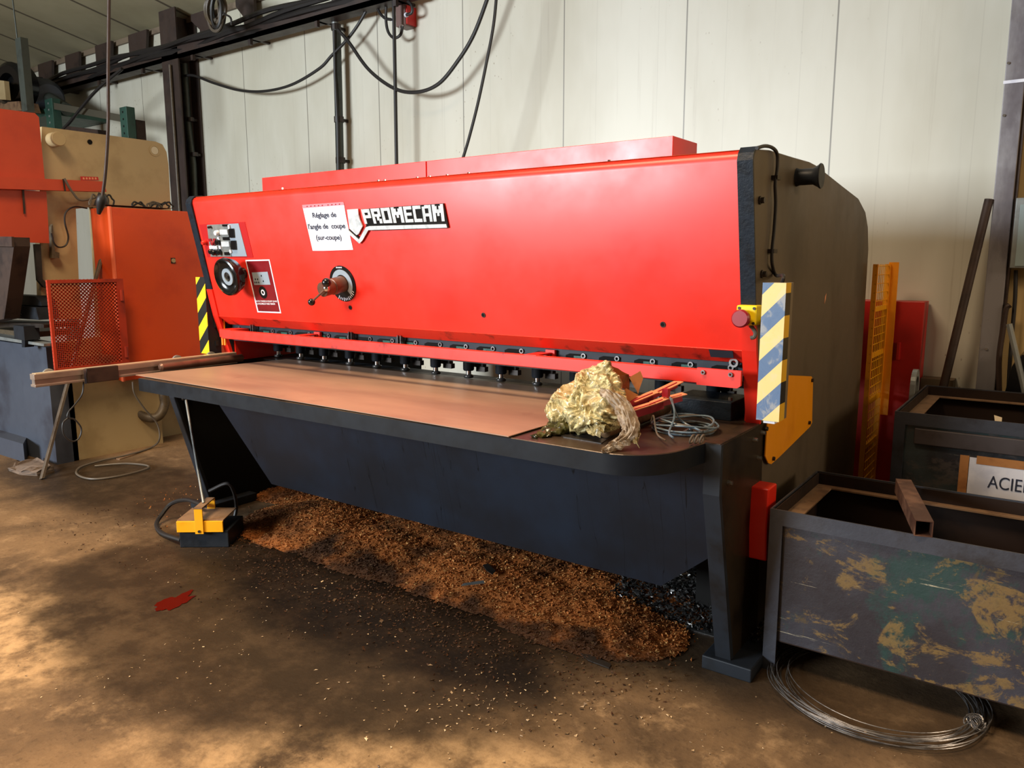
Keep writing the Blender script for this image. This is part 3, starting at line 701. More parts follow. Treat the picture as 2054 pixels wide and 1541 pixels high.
# red front cover
x0, x1 = XL+PT, XR-PT
cp = [(2.72, 1.093), (2.66, 1.143), (2.5350, 1.775), (2.537, 1.793), (2.547, 1.806), (2.563, 1.813), (2.60, 1.816), (3.1, 1.845), (3.1, 1.82), (2.62, 1.80), (2.565, 1.77), (2.69, 1.143), (2.74, 1.10)]
bm = NB(); prism(bm, [(x0, y, z) for y, z in cp], (x1-x0, 0, 0)); fc = obj('front_cover', bm, M_red, sm, True)
bm = NB(); prism(bm, [(x0+.001, y-.0012, z+.001) for y, z in ((2.658, 1.140), (2.718, 1.09), (2.722, 1.093), (2.664, 1.145))], (x1-x0-.002, 0, 0)); obj('lower_fold', bm, M_redrail, fc)
bm = NB(); prism(bm, [(x0+.002, y, z) for y, z in ((2.556, 1.812), (2.60, 1.8165), (2.75, 1.825), (2.75, 1.8275), (2.60, 1.819), (2.554, 1.8135))], (x1-x0-.004, 0, 0)); obj('dusty_top_edge', bm, plain('dusty_red', (196, 104, 50), (150, 84, 44), .8, sc=10), fc)
# cut-out at lower right of the cover
FN = Vector((0, -.981, -.194)).normalized(); FP = Vector((0, 2.66, 1.143)); FU = Vector((1, 0, 0)); FV = Vector((0, -.194, .981)).normalized()
def F(x, y, d=0.0): return onplane(x, y, FP, FN)+FN*d
def G(x, y, d): return onplane(x, y, FP+FN*d, FN)
def fpoly(name, px, d0, th, mat, par, bev=0):
    bm = NB(); prism(bm, [F(x, y, d0) for x, y in px], FN*th, bev); return obj(name, bm, mat, par)
fpoly('access_slot', ((1422, 701), (1470, 704), (1472, 718), (1426, 716)), .0005, .002, M_chute, fc)
for x, y in ((703, 617), (970, 632), (1330, 651)):
    c = F(x, y); bm = NB(); ring(bm, c, FN, .011, .007, .003, 16); sh = obj('screw_ring', bm, M_dsteel, fc)
    bm = NB(); cyl(bm, c+FN*.0005, c+FN*.0015, .007, seg=14); obj('screw_hole', bm, M_void, sh)
# rear covers
bm = NB(); box(bm, (-4.012, 3.0, 1.80), (-2.69, 3.25, 1.955), .002); obj('rear_cover', bm, M_red, sm)
bm = NB(); box(bm, (-2.684, 3.0, 1.80), (-1.353, 3.25, 1.955), .002); obj('rear_cover', bm, M_red, sm)
bm = NB(); box(bm, (x0, 3.1, 1.4), (x1, 4.2, 1.74)); obj('rear_body', bm, M_black, sm)
for x, y in ((567, 378), (759, 363), (772, 362), (837, 357), (862, 355), (897, 352), (940, 348), (1222, 323)):
    c = A(x, y, Y=2.6); bm = NB(); cyl(bm, c+Vector((0, 0, -.02)), c+Vector((0, 0, .004)), .006, seg=8); obj('cover_bolt', bm, M_chrome, sm)

# badge
bd = thing('x', (0, 0, 0), '', ''); D.objects.remove(bd)
bdg = fpoly('name_badge', ((728, 419), (892, 407.5), (902, 456), (896, 457), (745, 462), (741, 459), (726, 482), (722, 487), (703, 466), (702, 459), (724, 476), (737, 452)), .002, .006, M_wetblack, sm)
fpoly('badge_mark', ((699, 420), (721, 418.5), (722, 430), (725, 441), (730, 453), (722, 469), (718, 471), (704, 458)), .004, .006, M_silver, bdg)
fpoly('badge_underline', ((702, 461), (723, 480), (737, 455), (744, 453), (898, 449), (900, 456), (742, 461), (730, 482), (724, 488), (702, 468)), .008, .003, M_silver, bdg)
q0, q1, q2, q3 = (727.5, 419.5), (891.5, 408.5), (895.5, 443), (735.5, 448.5)
def LQ(u, v): # u 0..1 across, v 0..1 down
    a = (q0[0]+(q1[0]-q0[0])*u, q0[1]+(q1[1]-q0[1])*u); b = (q3[0]+(q2[0]-q3[0])*u, q3[1]+(q2[1]-q3[1])*u)
    return (a[0]+(b[0]-a[0])*v, a[1]+(b[1]-a[1])*v)
s_ = .3
L = {'P': [(0,0,s_,1), (s_,0,1,.24), (1-s_,.24,1,.62), (s_,.42,1-s_,.62)],
     'R': [(0,0,s_,1), (s_,0,1,.2), (1-s_,.2,1,.55), (s_,.38,1-s_,.55), (.5,.55,.78,.8), (.7,.7,1.02,1)],
     'O': [(0,0,s_,1), (1-s_,0,1,1), (s_,0,1-s_,.2), (s_,.8,1-s_,1)],
     'M': [(0,0,.27,1), (.73,0,1,1), (.27,.1,.42,.5), (.58,.1,.73,.5), (.4,.3,.6,.68)],
     'E': [(0,0,s_,1), (s_,0,1,.2), (s_,.4,.92,.58), (s_,.8,1,1)],
     'C': [(0,0,s_,1), (s_,0,1,.2), (s_,.8,1,1)],
     'A': [(0,.08,s_,1), (1-s_,0,1,1), (s_,0,1-s_,.2), (s_,.5,1-s_,.68)]}
ws = [('P', .9), ('R', .98), ('O', 1), ('M', 1.25), ('E', .9), ('C', .9), ('A', 1), ('M', 1.25)]
tot = sum(q for _, q in ws)+.13*7; u0 = 0
bm = NB()
for ch, wd in ws:
    for (a, b, c, d) in L[ch]:
        ua, uc = (u0+a*wd)/tot, (u0+c*wd)/tot
        prism(bm, [F(*LQ(ua, b), .0085) for ua, b in ((ua, b), (uc, b), (uc, d), (ua, d))], FN*.003)
    u0 += wd+.13
obj('badge_lettering', bm, M_silver, bdg)

# taped notice
nt = thing('paper_notice', F(658, 500), 'white printed notice taped on the red cover left of the silver badge', 'notice')
bm = NB(); prism(bm, [F(x, y, .001) for x, y in ((607, 412), (690, 406), (694, 430), (701, 465), (709, 501), (650, 503), (628, 503), (618, 460))], FN*.0015); obj('sheet', bm, M_white, nt)
bm = NB(); prism(bm, [F(x, y, .003) for x, y in ((607, 411), (689.5, 405), (690.5, 411), (609, 417.5))], FN*.0005); obj('tape', bm, M_pink, nt)
bm = NB()
for k in range(9):
    x = 616+k*7.6+(4 if k > 4 else 0); y = 414.6-(x-607)*.07; prism(bm, [F(x, y-1, .0036), F(x+2.4, y-1.2, .0036), F(x+2.4, y+1, .0036), F(x, y+1.2, .0036)], FN*.0004)
obj('tape_marks', bm, M_mush, nt)
def ftext(s, xl, yl, xr_, yr_, hpx, par, mat, nm='lettering', d=.003, bold=0.0):
    a = F(xl, yl, d); b = F(xr_, yr_, d)
    hh = (F(xl, yl-hpx, d)-a).length
    return text(nm, s, a, b-a, FV, mat, par, width=(b-a).length, height=hh, bold=bold)
ftext('R\u00e9glage de', 628.5, 436.5, 676, 435, 13, nt, M_ink, bold=.022)
ftext("l'angle de  coupe", 620, 459.5, 694, 457.5, 13.5, nt, M_ink, bold=.022)
ftext('(sur-coupe)', 636, 481, 686.5, 480.5, 13, nt, M_ink, bold=.022)
# maroon laminated notice
n2 = thing('warning_notice', F(530, 580), 'maroon laminated notice with white border picturing the panel and handwheel', 'notice')
bm = NB(); prism(bm, [F(x, y, .0006) for x, y in ((492.5, 521.5), (541, 520.5), (564.5, 628.5), (517, 626.5))], FN*.0012); obj('border', bm, M_white, n2)
bm = NB(); prism(bm, [F(x, y, .002) for x, y in ((495, 524), (539.5, 523), (562, 625.5), (519, 624))], FN*.0006); obj('print', bm, M_maroon, n2)
bm = NB(); prism(bm, [F(x, y, .0028) for x, y in ((506, 546.5), (537.5, 545), (543.5, 571), (511, 571.5))], FN*.0004); obj('pictured_panel', bm, M_panelg, n2)
bm = NB()
for x, y in ((513, 560), (517.5, 560), (512.5, 566.5), (516, 566.5), (520, 566.5), (525, 553), (529, 564)):
    prism(bm, [F(x-.9, y-1.6, .0034), F(x+.9, y-1.6, .0034), F(x+1.2, y+1.6, .0034), F(x-.6, y+1.6, .0034)], FN*.0003)
obj('pictured_buttons', bm, M_wetblack, n2)
c = F(528.5, 586.5, .003); bm = NB(); cyl(bm, c, c+FN*.0005, .034, seg=28); obj('pictured_wheel', bm, M_wetblack, n2)
bm = NB(); ring(bm, c+FN*.0005, FN, .016, .009, .0006, 24); obj('pictured_hub', bm, M_white, n2)
ftext('NE PAS TOURNER LE VOLANT QUAND', 515.5, 605.5, 557, 606, 3.4, n2, M_white, d=.0028)
ftext('LA MACHINE EST HORS TENSION', 517, 611, 553, 611.5, 3.4, n2, M_white, d=.0028)

# control panel recess
cpn = fpoly('control_panel', ((400, 450.5), (491.5, 445), (508.5, 516.5), (416.5, 516)), .0006, .0014, plain('panel_red', (176, 14, 14), None, .4), sm)
fpoly('grey_field', ((417, 451), (479.5, 448), (496.5, 514), (424.5, 514.5)), .0024, .002, M_panelg, cpn)
fpoly('instrument_field', ((417, 451), (459, 449), (466, 514.5), (424.5, 514.5)), .0046, .002, M_panel2, cpn)
for (x, y, w_, h_, m) in ((467, 467, 5, 9, M_wetblack), (471, 491, 5, 9, M_wetblack), (452, 465, 8, 5, M_silver), (455, 489, 8, 5, M_silver), (456, 478, 6, 3, M_wetblack), (458, 508, 5, 3, M_wetblack), (454, 451.5, 5, 2, M_wetblack), (462, 455, 1.6, 4, M_white), (465, 503.5, 1.6, 3, M_white), (427, 495.5, 4, 3, M_white), (435, 495.5, 4, 3, M_white), (444, 495.5, 2, 3, M_white), (441, 478, 2, 3, M_white), (424.5, 481, 2.6, 3, M_mush), (433, 481, 2.6, 3, M_mush)):
    bm = NB(); prism(bm, [F(x-w_, y-h_+.2, .0066), F(x+w_-.8, y-h_, .0066), F(x+w_+.8, y+h_, .0066), F(x-w_+1, y+h_+.2, .0066)], FN*.006); obj('indicator' if m in (M_white, M_mush) else 'meter', bm, m, cpn)
for (x, y, r, m) in ((439.5, 466.5, .014, M_white), (441.5, 485, .016, M_wetblack), (444, 505, .016, M_wetblack), (428, 504, .014, M_wetblack), (434, 506, .015, M_wetblack), (413.5, 486, .013, M_red), (432.5, 487, .013, M_mush), (425.5, 455, .007, M_wetblack)):
    c = F(x, y, .003); bm = NB(); lathe(bm, c, FN, [(r, 0), (r, .02), (r*.8, .024)], 18); obj('button', bm, m, cpn, True)
# handwheel
c = G(455, 556, .11)-FN*.11; bm = NB()
lathe(bm, c, FN, [(.03, 0), (.03, .035), (.055, .05), (.088, .06), (.098, .085), (.104, .1), (.1, .118), (.092, .122), (.085, .112), (.06, .1), (.044, .1)], 48)
hw_ = obj('handwheel', bm, plain('gloss_black', (14, 14, 15), None, .18), sm, True)
bm = NB(); ring(bm, c+FN*.1, FN, .046, .026, .008, 36); obj('hub_ring', bm, M_panelg, hw_, True)
bm = NB(); lathe(bm, c+FN*.09, FN, [(.026, 0), (.026, .012), (.012, .014), (.01, .022)], 24); obj('hub_nut', bm, M_dsteel, hw_, True)
# adjusting dial with lever
c = F(688, 569); bm = NB(); lathe(bm, c, FN, [(.09, 0), (.09, .004)], 48); dl_ = obj('adjusting_dial', bm, M_wetblack, sm)
bm = NB(); u, v = FU, FV; pts = []
a0, a1 = math.radians(-50), math.radians(200)
for i in range(31):
    a = a0+(a1-a0)*i/30; pts.append(c+FN*.0045+(u*math.cos(a)+v*math.sin(a))*.071)
for i in range(31):
    a = a1+(a0-a1)*i/30; pts.append(c+FN*.0045+(u*math.cos(a)+v*math.sin(a))*.045)
prism(bm, pts, FN*.0012); obj('scale_ring', bm, M_panelg, dl_)
bm = NB()
for i in range(11):
    a = math.radians(-120+i*9)
    m = c+FN*.0055+(u*math.cos(a)+v*math.sin(a))*.078; obox(bm, m, (u*math.cos(a)+v*math.sin(a)), FN, (.012 if i % 3 else .018, .001, .0035))
for i in range(4):
    m = c+FN*.0055+v*.081+u*(-.018+.011*i); obox(bm, m, u, FN, (.008, .001, .006))
obj('scale_marks', bm, M_white, dl_)
ce = c+FN*.15+Vector((0, 0, 0))
bm = NB(); lathe(bm, c+FN*.004, FN, [(.04, 0), (.04, .07), (.036, .072), (.036, .13), (.034, .132)], 32); obj('spindle', bm, M_brass, dl_, True)
hub = c+FN*.135; bm = NB(); sphere(bm, G(655, 578, .14), .018); obj('lever_boss', bm, M_chrome, dl_, True)
e1 = G(625, 606, .16); e2 = G(655, 567, .17)
bm = NB(); tube(bm, [G(655, 578, .145), e1], .0055, 10); obj('lever', bm, M_brass, dl_, True)
bm = NB(); sphere(bm, e1, .018, (1, 1, 1), 3); obj('lever_knob', bm, M_wetblack, dl_, True)
bm = NB(); sphere(bm, e2, .022, (1, 1, 1), 3); obj('lever_knob', bm, M_wetblack, dl_, True)

# hold-down beam, slotted, behind the rail
bm = NB(); box(bm, (x0+.01, 2.735, .995), (x1, 2.775, 1.115)); hb = obj('clamp_beam', bm, plain('beam_grey', (48, 54, 62), (36, 38, 44), .4, sc=6), sm)
nsl = 19
for i in range(nsl):
    x = x0+.16+i*(x1-x0-.25)/(nsl-1); wsl = .05
    bm = NB(); prism(bm, [(x+a, 2.7345, z) for a, z in ((-wsl, 1.045), (-wsl, 1.066), (-wsl*.6, 1.074), (wsl, 1.074), (wsl, 1.045))], (0, -.001, 0)); sl_ = obj('slot', bm, M_void, hb)
    if i % 3 != 0:
        bm = NB(); box(bm, (x-.01, 2.7325, 1.047), (x+wsl*.8, 2.7335, 1.066)); obj('green_insert', bm, M_greenled, sl_)
for i in range(20):
    x = x0+.085+i*(x1-x0-.15)/19
    bm = NB(); ring(bm, (x, 2.735, 1.068), (0, -1, 0), .011, .006, .007, 16); obj('socket_screw', bm, M_steel, hb)
c = A(1475, 727, Y=2.72); bm = NB(); ring(bm, c, (0, -1, 0), .017, .009, .02, 20); obj('socket_screw', bm, M_steel, hb)

# guard rail
rz0, rz1 = 1.022, 1.072
bm = NB(); xa, xb_ = A(444, 660, Y=2.6).x, A(1488, 748, Y=2.6).x
prism(bm, [(xa, 2.6, z) if False else (xa, y, z) for y, z in ((2.598, 1.024), (2.598, 1.070), (2.606, 1.074), (2.606, 1.020))], (xb_-xa-.16, 0, 0)); gr = obj('guard_rail', bm, M_redrail, sm)
zc0 = 1.017; bm = NB(); prism(bm, [(xb_-.16, 2.592, 1.078), (xb_, 2.592, 1.078), (xb_, 2.592, 1.026), (xb_-.012, 2.592, zc0), (xb_-.16, 2.592, zc0)], (0, .015, 0)); obj('end_plate', bm, M_redrail, gr)
for dx in (.035, .135):
    bm = NB(); ring(bm, (xb_-dx, 2.59, 1.064), (0, -1, 0), .008, .004, .006, 14); obj('socket_screw', bm, M_steel, gr)
bm = NB(); box(bm, (xa-.02, 2.60, 1.03), (xa+.09, 2.72, 1.074)); obj('rail_end_bracket', bm, M_redrail, gr)
bm = NB(); box(bm, (xb_-.1, 2.607, 1.03), (xb_-.02, 2.74, 1.05)); obj('rail_arm', bm, M_black, gr)
for x, y in ((639, 668), (1106, 708)):
    c = A(x, y, Y=2.73); bm = NB(); box(bm, (c.x-.02, 2.715, 1.035), (c.x+.025, 2.73, 1.085)); box(bm, (c.x-.05, 2.6, 1.068), (c.x+.01, 2.73, 1.074)); bk = obj('rail_bracket', bm, M_redrail, gr)
    bm = NB(); ring(bm, (c.x, 2.715, 1.062), (0, -1, 0), .012, .006, .008, 16); obj('socket_screw', bm, M_steel, bk)
for x in (506, 800, 702):
    c = A(x, 690, Y=2.7); bm = NB(); box(bm, (c.x-.012, 2.70, 1.02), (c.x-.008, 2.73, 1.1)); box(bm, (c.x+.008, 2.70, 1.02), (c.x+.012, 2.73, 1.1)); obj('pipe_clip', bm, M_steel, gr)

# hold-down cylinders
hx = [(495, 699), (525, 701), (558, 705), (603, 710), (650, 715), (702, 721), (756, 726), (813, 732), (874, 739), (940, 745), (1005, 753), (1078, 761), (1154, 770), (1237, 779), (1326, 790), (1430, 801)]
bm0 = None
for i, (x, y) in enumerate(hx):
    X = A(x, y, Y=2.985).x; c = Vector((X, 2.985, TZ))
    bm = NB(); lathe(bm, c+Vector((0, 0, .042)), (0, 0, 1), [(.024, 0), (.028, .006), (.028, .15)], 24); hd = obj('hold_down', bm, M_black, sm, True)
    bm = NB(); lathe(bm, c+Vector((0, 0, .012)), (0, 0, 1), [(.013, 0), (.013, .04)], 16); obj('piston', bm, M_chrome, hd, True)
    bm = NB(); lathe(bm, c+Vector((0, 0, .005)), (0, 0, 1), [(.022, 0), (.025, .004), (.025, .012), (.018, .017)], 24); obj('foot', bm, M_steel, hd, True)
    bm = NB(); box(bm, (X-.05, 3.03, TZ+.055), (X+.055, 3.06, .99)); box(bm, (X+.02, 3.02, TZ+.035), (X+.075, 3.05, TZ+.06)); obj('blade_bracket', bm, M_dsteel, sm)
bm = NB(); box(bm, (x0+.02, 2.78, 1.03), (x1-.02, 3.10, 1.10)); obj('ram_beam', bm, M_black, sm)
bm = NB(); prism(bm, [(x0+.02, 3.10, 1.02), (x1-.02, 3.10, 1.1), (x1-.02, 3.10, 1.4), (x0+.02, 3.10, 1.4)], (0, .03, 0)); obj('upper_blade', bm, M_steel, sm)

# table with rounded right corner, apron lip, support beam
TX0 = -3.80; TYF = 2.035
rc = .17; pts = [(TX0, 3.02), (TX0, TYF), (-1.12, TYF)]
for i in range(1, 9):
    a = math.radians(-90+i*80/8); pts.append((-1.12+.19*math.cos(a)-.0, TYF+.22+.22*math.sin(a)))
pts += [(XR-PT, 2.345), (XR-PT, 3.02)]
bm = NB(); prism(bm, [(x, y, TZ-.065) for x, y in pts], (0, 0, .065), .002); tb = obj('work_table', bm, plain('oily_table_top', (72, 56, 42), (42, 32, 26), .38, .3, sc=5), sm)
bm = NB(); ptl = pts[1:-1]; inner = [(x+.004 if i == 0 else x, y+.004) for i, (x, y) in enumerate(ptl)]
bo_ = [(x+(-.002 if i == 0 else (.0 if i < 2 else .002)), y-.002) for i, (x, y) in enumerate(ptl)]
prism(bm, [(x, y, TZ-.066) for x, y in bo_+[(x, y+.006) for x, y in ptl[::-1]]], (0, 0, .064)); obj('table_edge', bm, plain('table_edge_paint', (22, 26, 32), (17, 18, 21), .45, sc=7), tb, True)
bm = NB(); box(bm, (XR-PT, 2.345, TZ-.002), (XR, 3.0, TZ+.002)); obj('column_cap', bm, plain('worn_cap', (66, 52, 40), (46, 38, 32), .4, .3, sc=8), sm)
bm = NB(); box(bm, (x0, 3.02, TZ-.12), (x1, 3.12, TZ-.002)); obj('lower_blade_beam', bm, M_black, sm)
bm = NB(); box(bm, (XL+PT, 2.9, TZ-.05), (TX0+.01, 3.02, TZ-.001)); obj('table_end_block', bm, M_dsteel, sm)
# chute panel (slanted) and dark underside
bm = NB()
def CPt(X, Z): return (X, 2.37+(.806-Z)*.24, Z)
prism(bm, [CPt(-.913, .806), CPt(-.913, .45), CPt(-1.12, .272), CPt(-3.39, .272), CPt(-3.68, .70), CPt(-3.80, .806)], (0, .012, 0)); obj('chute_panel', bm, M_chute, sm)
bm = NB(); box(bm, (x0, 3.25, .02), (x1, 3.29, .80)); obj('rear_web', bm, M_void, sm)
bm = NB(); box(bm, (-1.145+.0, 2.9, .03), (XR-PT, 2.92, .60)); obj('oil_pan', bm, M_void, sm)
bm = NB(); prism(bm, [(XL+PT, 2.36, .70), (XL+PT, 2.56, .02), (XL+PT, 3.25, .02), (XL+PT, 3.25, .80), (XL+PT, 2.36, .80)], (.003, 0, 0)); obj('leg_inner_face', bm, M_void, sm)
for px in ((368, 800), (378, 800)):
    c = A(*px, X=XL+PT+.01); bm = NB(); sphere(bm, c, .012); obj('hook_bolt', bm, M_dsteel, sm)
# black box on the table, right end
a = A(1366, 822, Z=.93); bm = NB(); box(bm, (-1.20, 2.72, TZ), (-.965, 2.92, TZ+.07), .003); obj('stop_block', bm, M_strip, sm)
c = Vector((-.985, 2.76, TZ+.07)); bm = NB(); cyl(bm, c, c+Vector((0, 0, .012)), .008, seg=10); obj('screw', bm, M_steel, sm)

# emergency stop
es = A(1498, 632, Y=2.60); bm = NB(); box(bm, A(1477, 612, Y=2.585), (A(1519, 612, Y=2.585).x, 2.65, A(1498, 653, Y=2.585).z), .006); eb = obj('emergency_stop_box', bm, M_estop, sm)
c = A(1492, 638, Y=2.585); bm = NB(); lathe(bm, c, (0, -1, 0), [(.02, 0), (.02, .015), (.03, .018), (.031, .036), (.026, .042)], 28); obj('push_button', bm, M_mush, eb, True)
for px in ((1483, 618), (1513, 619), (1481, 648), (1511, 649)):
    c = A(*px, Y=2.585); bm = NB(); cyl(bm, c, c+Vector((0, -.003, 0)), .005, seg=10); obj('screw', bm, M_dsteel, eb)
bm = NB(); tube(bm, cr([A(x, y, Y=2.6) for x, y in ((1505, 653), (1511, 660), (1515, 668), (1513, 676), (1506, 678))]), .007, 8); obj('cable', bm, M_cableg, eb, True)

# hazard post (right)
tz, bz = 1.39, .962
TL, TR, BL, BR = A(1531, 567, Y=2.35), A(1577, 567, Y=2.35), A(1512, 841, Y=2.35), A(1562, 850, Y=2.35)
bm = NB(); zt_, zb_ = TL.z, BL.z
box(bm, (TL.x, 2.35, zb_), (TR.x, 2.43, zt_), .002); lp = obj('light_curtain_post', bm, plain('post_metal', (112, 100, 84), (92, 82, 68), .45, .2), sm)
bm = NB(); box(bm, (TL.x-.001, 2.3485, zb_), (TR.x+.001, 2.35, zt_)); obj('hazard_tape', bm, M_hazf, lp)
bm = NB(); box(bm, (TR.x, 2.349, zb_), (TR.x+.0012, 2.40, zt_)); obj('hazard_tape', bm, M_hazs, lp)
for z in (.99, 1.25):
    pa, pb = Vector((-.718, 2.43, z)), Vector((XR, 2.77, z)); dd = pb-pa
    bm = NB(); obox(bm, (pa+pb)/2, dd, Vector((0, 0, 1)), (dd.length, .03, .008)); obj('bracket_arm', bm, M_dsteel, lp)
bm = NB(); box(bm, (TL.x+.015, 2.37, zb_-.012), (TL.x+.05, 2.42, zb_)); obj('end_clip', bm, M_white, lp)
P = [A(x, y, X=XR+.015) for x, y in ((1518, 297), (1535, 293), (1550, 297), (1559, 310), (1559, 340), (1555, 370), (1556, 410), (1553, 460), (1549, 500), (1549, 530), (1556, 552))]+[Vector((TR.x-.03, 2.42, zt_+.02)), Vector((TR.x-.03, 2.40, zt_-.01))]
bm = NB(); tube(bm, cr(P), .006, 8); cb_ = obj('post_cable', bm, M_cable, sm, True)
for px in ((1555, 357), (1548, 504)):
    c = A(*px, X=XR+.008); bm = NB(); box(bm, c-Vector((.008, .02, .007)), c+Vector((.014, .02, .007))); obj('cable_clip', bm, M_dsteel, cb_)
for px in ((1523, 402), (1527, 550)):
    c = A(*px, X=XR); bm = NB(); lathe(bm, c, (1, 0, 0), [(.014, 0), (.014, .006), (.01, .007), (.01, .018)], 8); obj('hex_bolt', bm, M_dsteel, sm)
c = A(1598, 356, X=XR); bm = NB(); lathe(bm, c, (1, 0, 0), [(.034, 0), (.03, .01), (.03, .06), (.04, .078), (.046, .085), (.044, .09)], 28); obj('lifting_horn', bm, M_black, sm, True)
# yellow guard
XY_ = XR+.012
bm = NB(); prism(bm, [A(x, y, X=XY_) for x, y in ((1560, 752), (1626, 755), (1629, 762), (1627, 848), (1623, 856), (1560, 918), (1545, 931), (1539, 929), (1533, 915), (1535, 880), (1537, 850), (1560, 840))], (.004, 0, 0)); yg = obj('side_guard', bm, M_orange_y, sm)
for px in ((1628, 763), (1622, 848), (1550, 920), (1536, 860)):
    c = A(*px, X=XY_+.004); bm = NB(); cyl(bm, c, c+Vector((.008, 0, 0)), .008, seg=8); obj('bolt', bm, M_dsteel, yg)
for px in ((1511, 882), (1519, 918), (1527, 868), (1460, 968)):
    c = A(*px, X=XR+.004); bm = NB(); cyl(bm, c, c+Vector((.016, 0, 0)), .009, .007, seg=8); obj('hex_bolt', bm, M_steel, sm)
# paint chip
c = A(1655, 600, X=XR); bm = NB(); prism(bm, [c+Vector((0, y, z)) for y, z in ((-.01, -.02), (.01, 0), (.014, .024), (-.006, .01))], (.001, 0, 0)); obj('paint_chip', bm, M_cardpink, sm)
# red bumper on the side
a = A(1517, 985, X=XR); pts = []
bm = NB(); prism(bm, [(XR, y, z) for y, z in ((2.665, .655), (2.66, .50), (2.675, .385), (2.71, .375), (2.76, .40), (2.76, .655))], (.065, 0, 0), .004); obj('red_bumper', bm, M_red, sm)
# left light curtain
a = A(393, 556, Y=2.62); b = A(411, 556, Y=2.62); z0_ = A(400, 708, Y=2.62).z
bm = NB(); box(bm, (a.x, 2.62, z0_), (b.x, 2.70, a.z)); lp2 = obj('light_curtain_post', bm, M_black, sm)
bm = NB(); box(bm, (a.x-.001, 2.618, z0_), (b.x, 2.62, a.z)); obj('hazard_tape', bm, M_hazl, lp2)
for z in (a.z-.28, z0_+.06):
    bm = NB(); box(bm, (b.x, 2.66, z-.015), (XL, 2.68, z+.015)); obj('bracket', bm, M_black, lp2)
for dx in (.03, .055):
    bm = NB(); tube(bm, [(b.x+dx, 2.69, z0_+.05), (b.x+dx, 2.69, a.z-.25)], .006, 8); obj('rod', bm, M_orange_y, lp2, True)

# squaring arm at the left end
bm = NB(); y0_, y1_ = 1.625, 2.74; xa_ = -4.0
box(bm, (xa_-.035, y0_, .893), (xa_+.012, y1_, .921), .002); box(bm, (xa_-.03, y0_+.005, .866), (xa_+.002, y1_, .895)); box(bm, (xa_-.035, y0_, .858), (xa_+.016, y1_, .87), .002)
arm = obj('squaring_arm', bm, plain('brushed_brown_steel', (158, 142, 130), (118, 102, 92), .35, .5, sc=6, vec=(1, .3, 1)), sm)
bm = NB(); box(bm, (xa_-.034, y0_+.01, .9212), (xa_+.008, y1_, .9235)); obj('bright_scale', bm, plain('bright_strip', (232, 214, 180), None, .25, .5), arm)
bm = NB(); box(bm, (xa_+.012, 1.86, .85), (xa_+.035, 2.02, .925), .003); obj('slide_clamp', bm, M_rust, arm)
bm = NB(); box(bm, (xa_+.03, 1.845, .85), (xa_+.036, 1.855, .925)); obj('flip_stop', bm, M_chrome, arm)
for px in ((97, 745), (355, 718), (423, 708)):
    c = A(*px, X=xa_-.05); bm = NB(); lathe(bm, Vector((xa_-.055, c.y, .905)), (1, 0, 0), [(.03, 0), (.03, .012)], 24); obj('roller', bm, M_galv, arm, True)
c0 = A(320, 737, X=xa_+.06); bm = NB(); lathe(bm, (xa_+.06, c0.y, c0.z), (0, 1, 0), [(.014, 0), (.022, .01), (.022, 2.74-c0.y)], 20); obj('support_tube', bm, plain('brown_tube', (128, 98, 84), (104, 78, 66), .35, .6, sc=8), arm, True)
bm = NB(); tube(bm, cr([A(x, y, X=xa_) for x, y in ((168, 762), (165, 790), (150, 812), (138, 826), (136, 838), (150, 842), (163, 860), (158, 880), (143, 885), (128, 872), (126, 850), (137, 838))]), .004, 6); obj('hanging_cable', bm, M_cable, arm, True)

# ------------------------------------------------------------------ steel sheet and things on the table
SZ = TZ+.004
p = [A(272, 753, Z=SZ+.012), A(1020, 877, Z=SZ+.003)]
bm = NB(); e = [A(272, 753, Z=SZ), A(1020, 877, Z=SZ), A(1180, 781, Z=SZ), A(570, 722, Z=SZ)]
e[2] = Vector((-1.62, 2.93, SZ)); e[2] = e[1]+Vector((.02, e[3].y+.02-e[1].y, 0)); e[3].y = e[2].y
prism(bm, e, (0, 0, .003)); obj('steel_sheet', bm, M_sheet, None, label='large brown steel sheet lying flat on the shear table', cat='sheet')
bm = NB(); prism(bm, [A(x, y, Z=TZ) for x, y in ((1105, 866), (1130, 878), (1206, 891), (1232, 872), (1150, 850))], (0, 0, .003)); obj('small_plate', bm, M_dsteel, None, label='small dark steel offcut plate on the table under the yellow bag', cat='plate')
# round bar
a = A(1212, 866, Z=TZ+.026); bm = NB(); dv = Vector((.62, .78, 0)).normalized(); dv = (A(1345, 815, Z=TZ+.026)-a).normalized(); lathe(bm, a, dv, [(.012, 0), (.022, .004), (.0225, .02), (.0225, .5)], 24)
rb = obj('round_bar', bm, plain('worn_round_bar', (120, 92, 64), (70, 52, 36), .35, .6, sc=14), None, True, label='brown round steel bar lying beside the wire coil on the table', cat='bar')

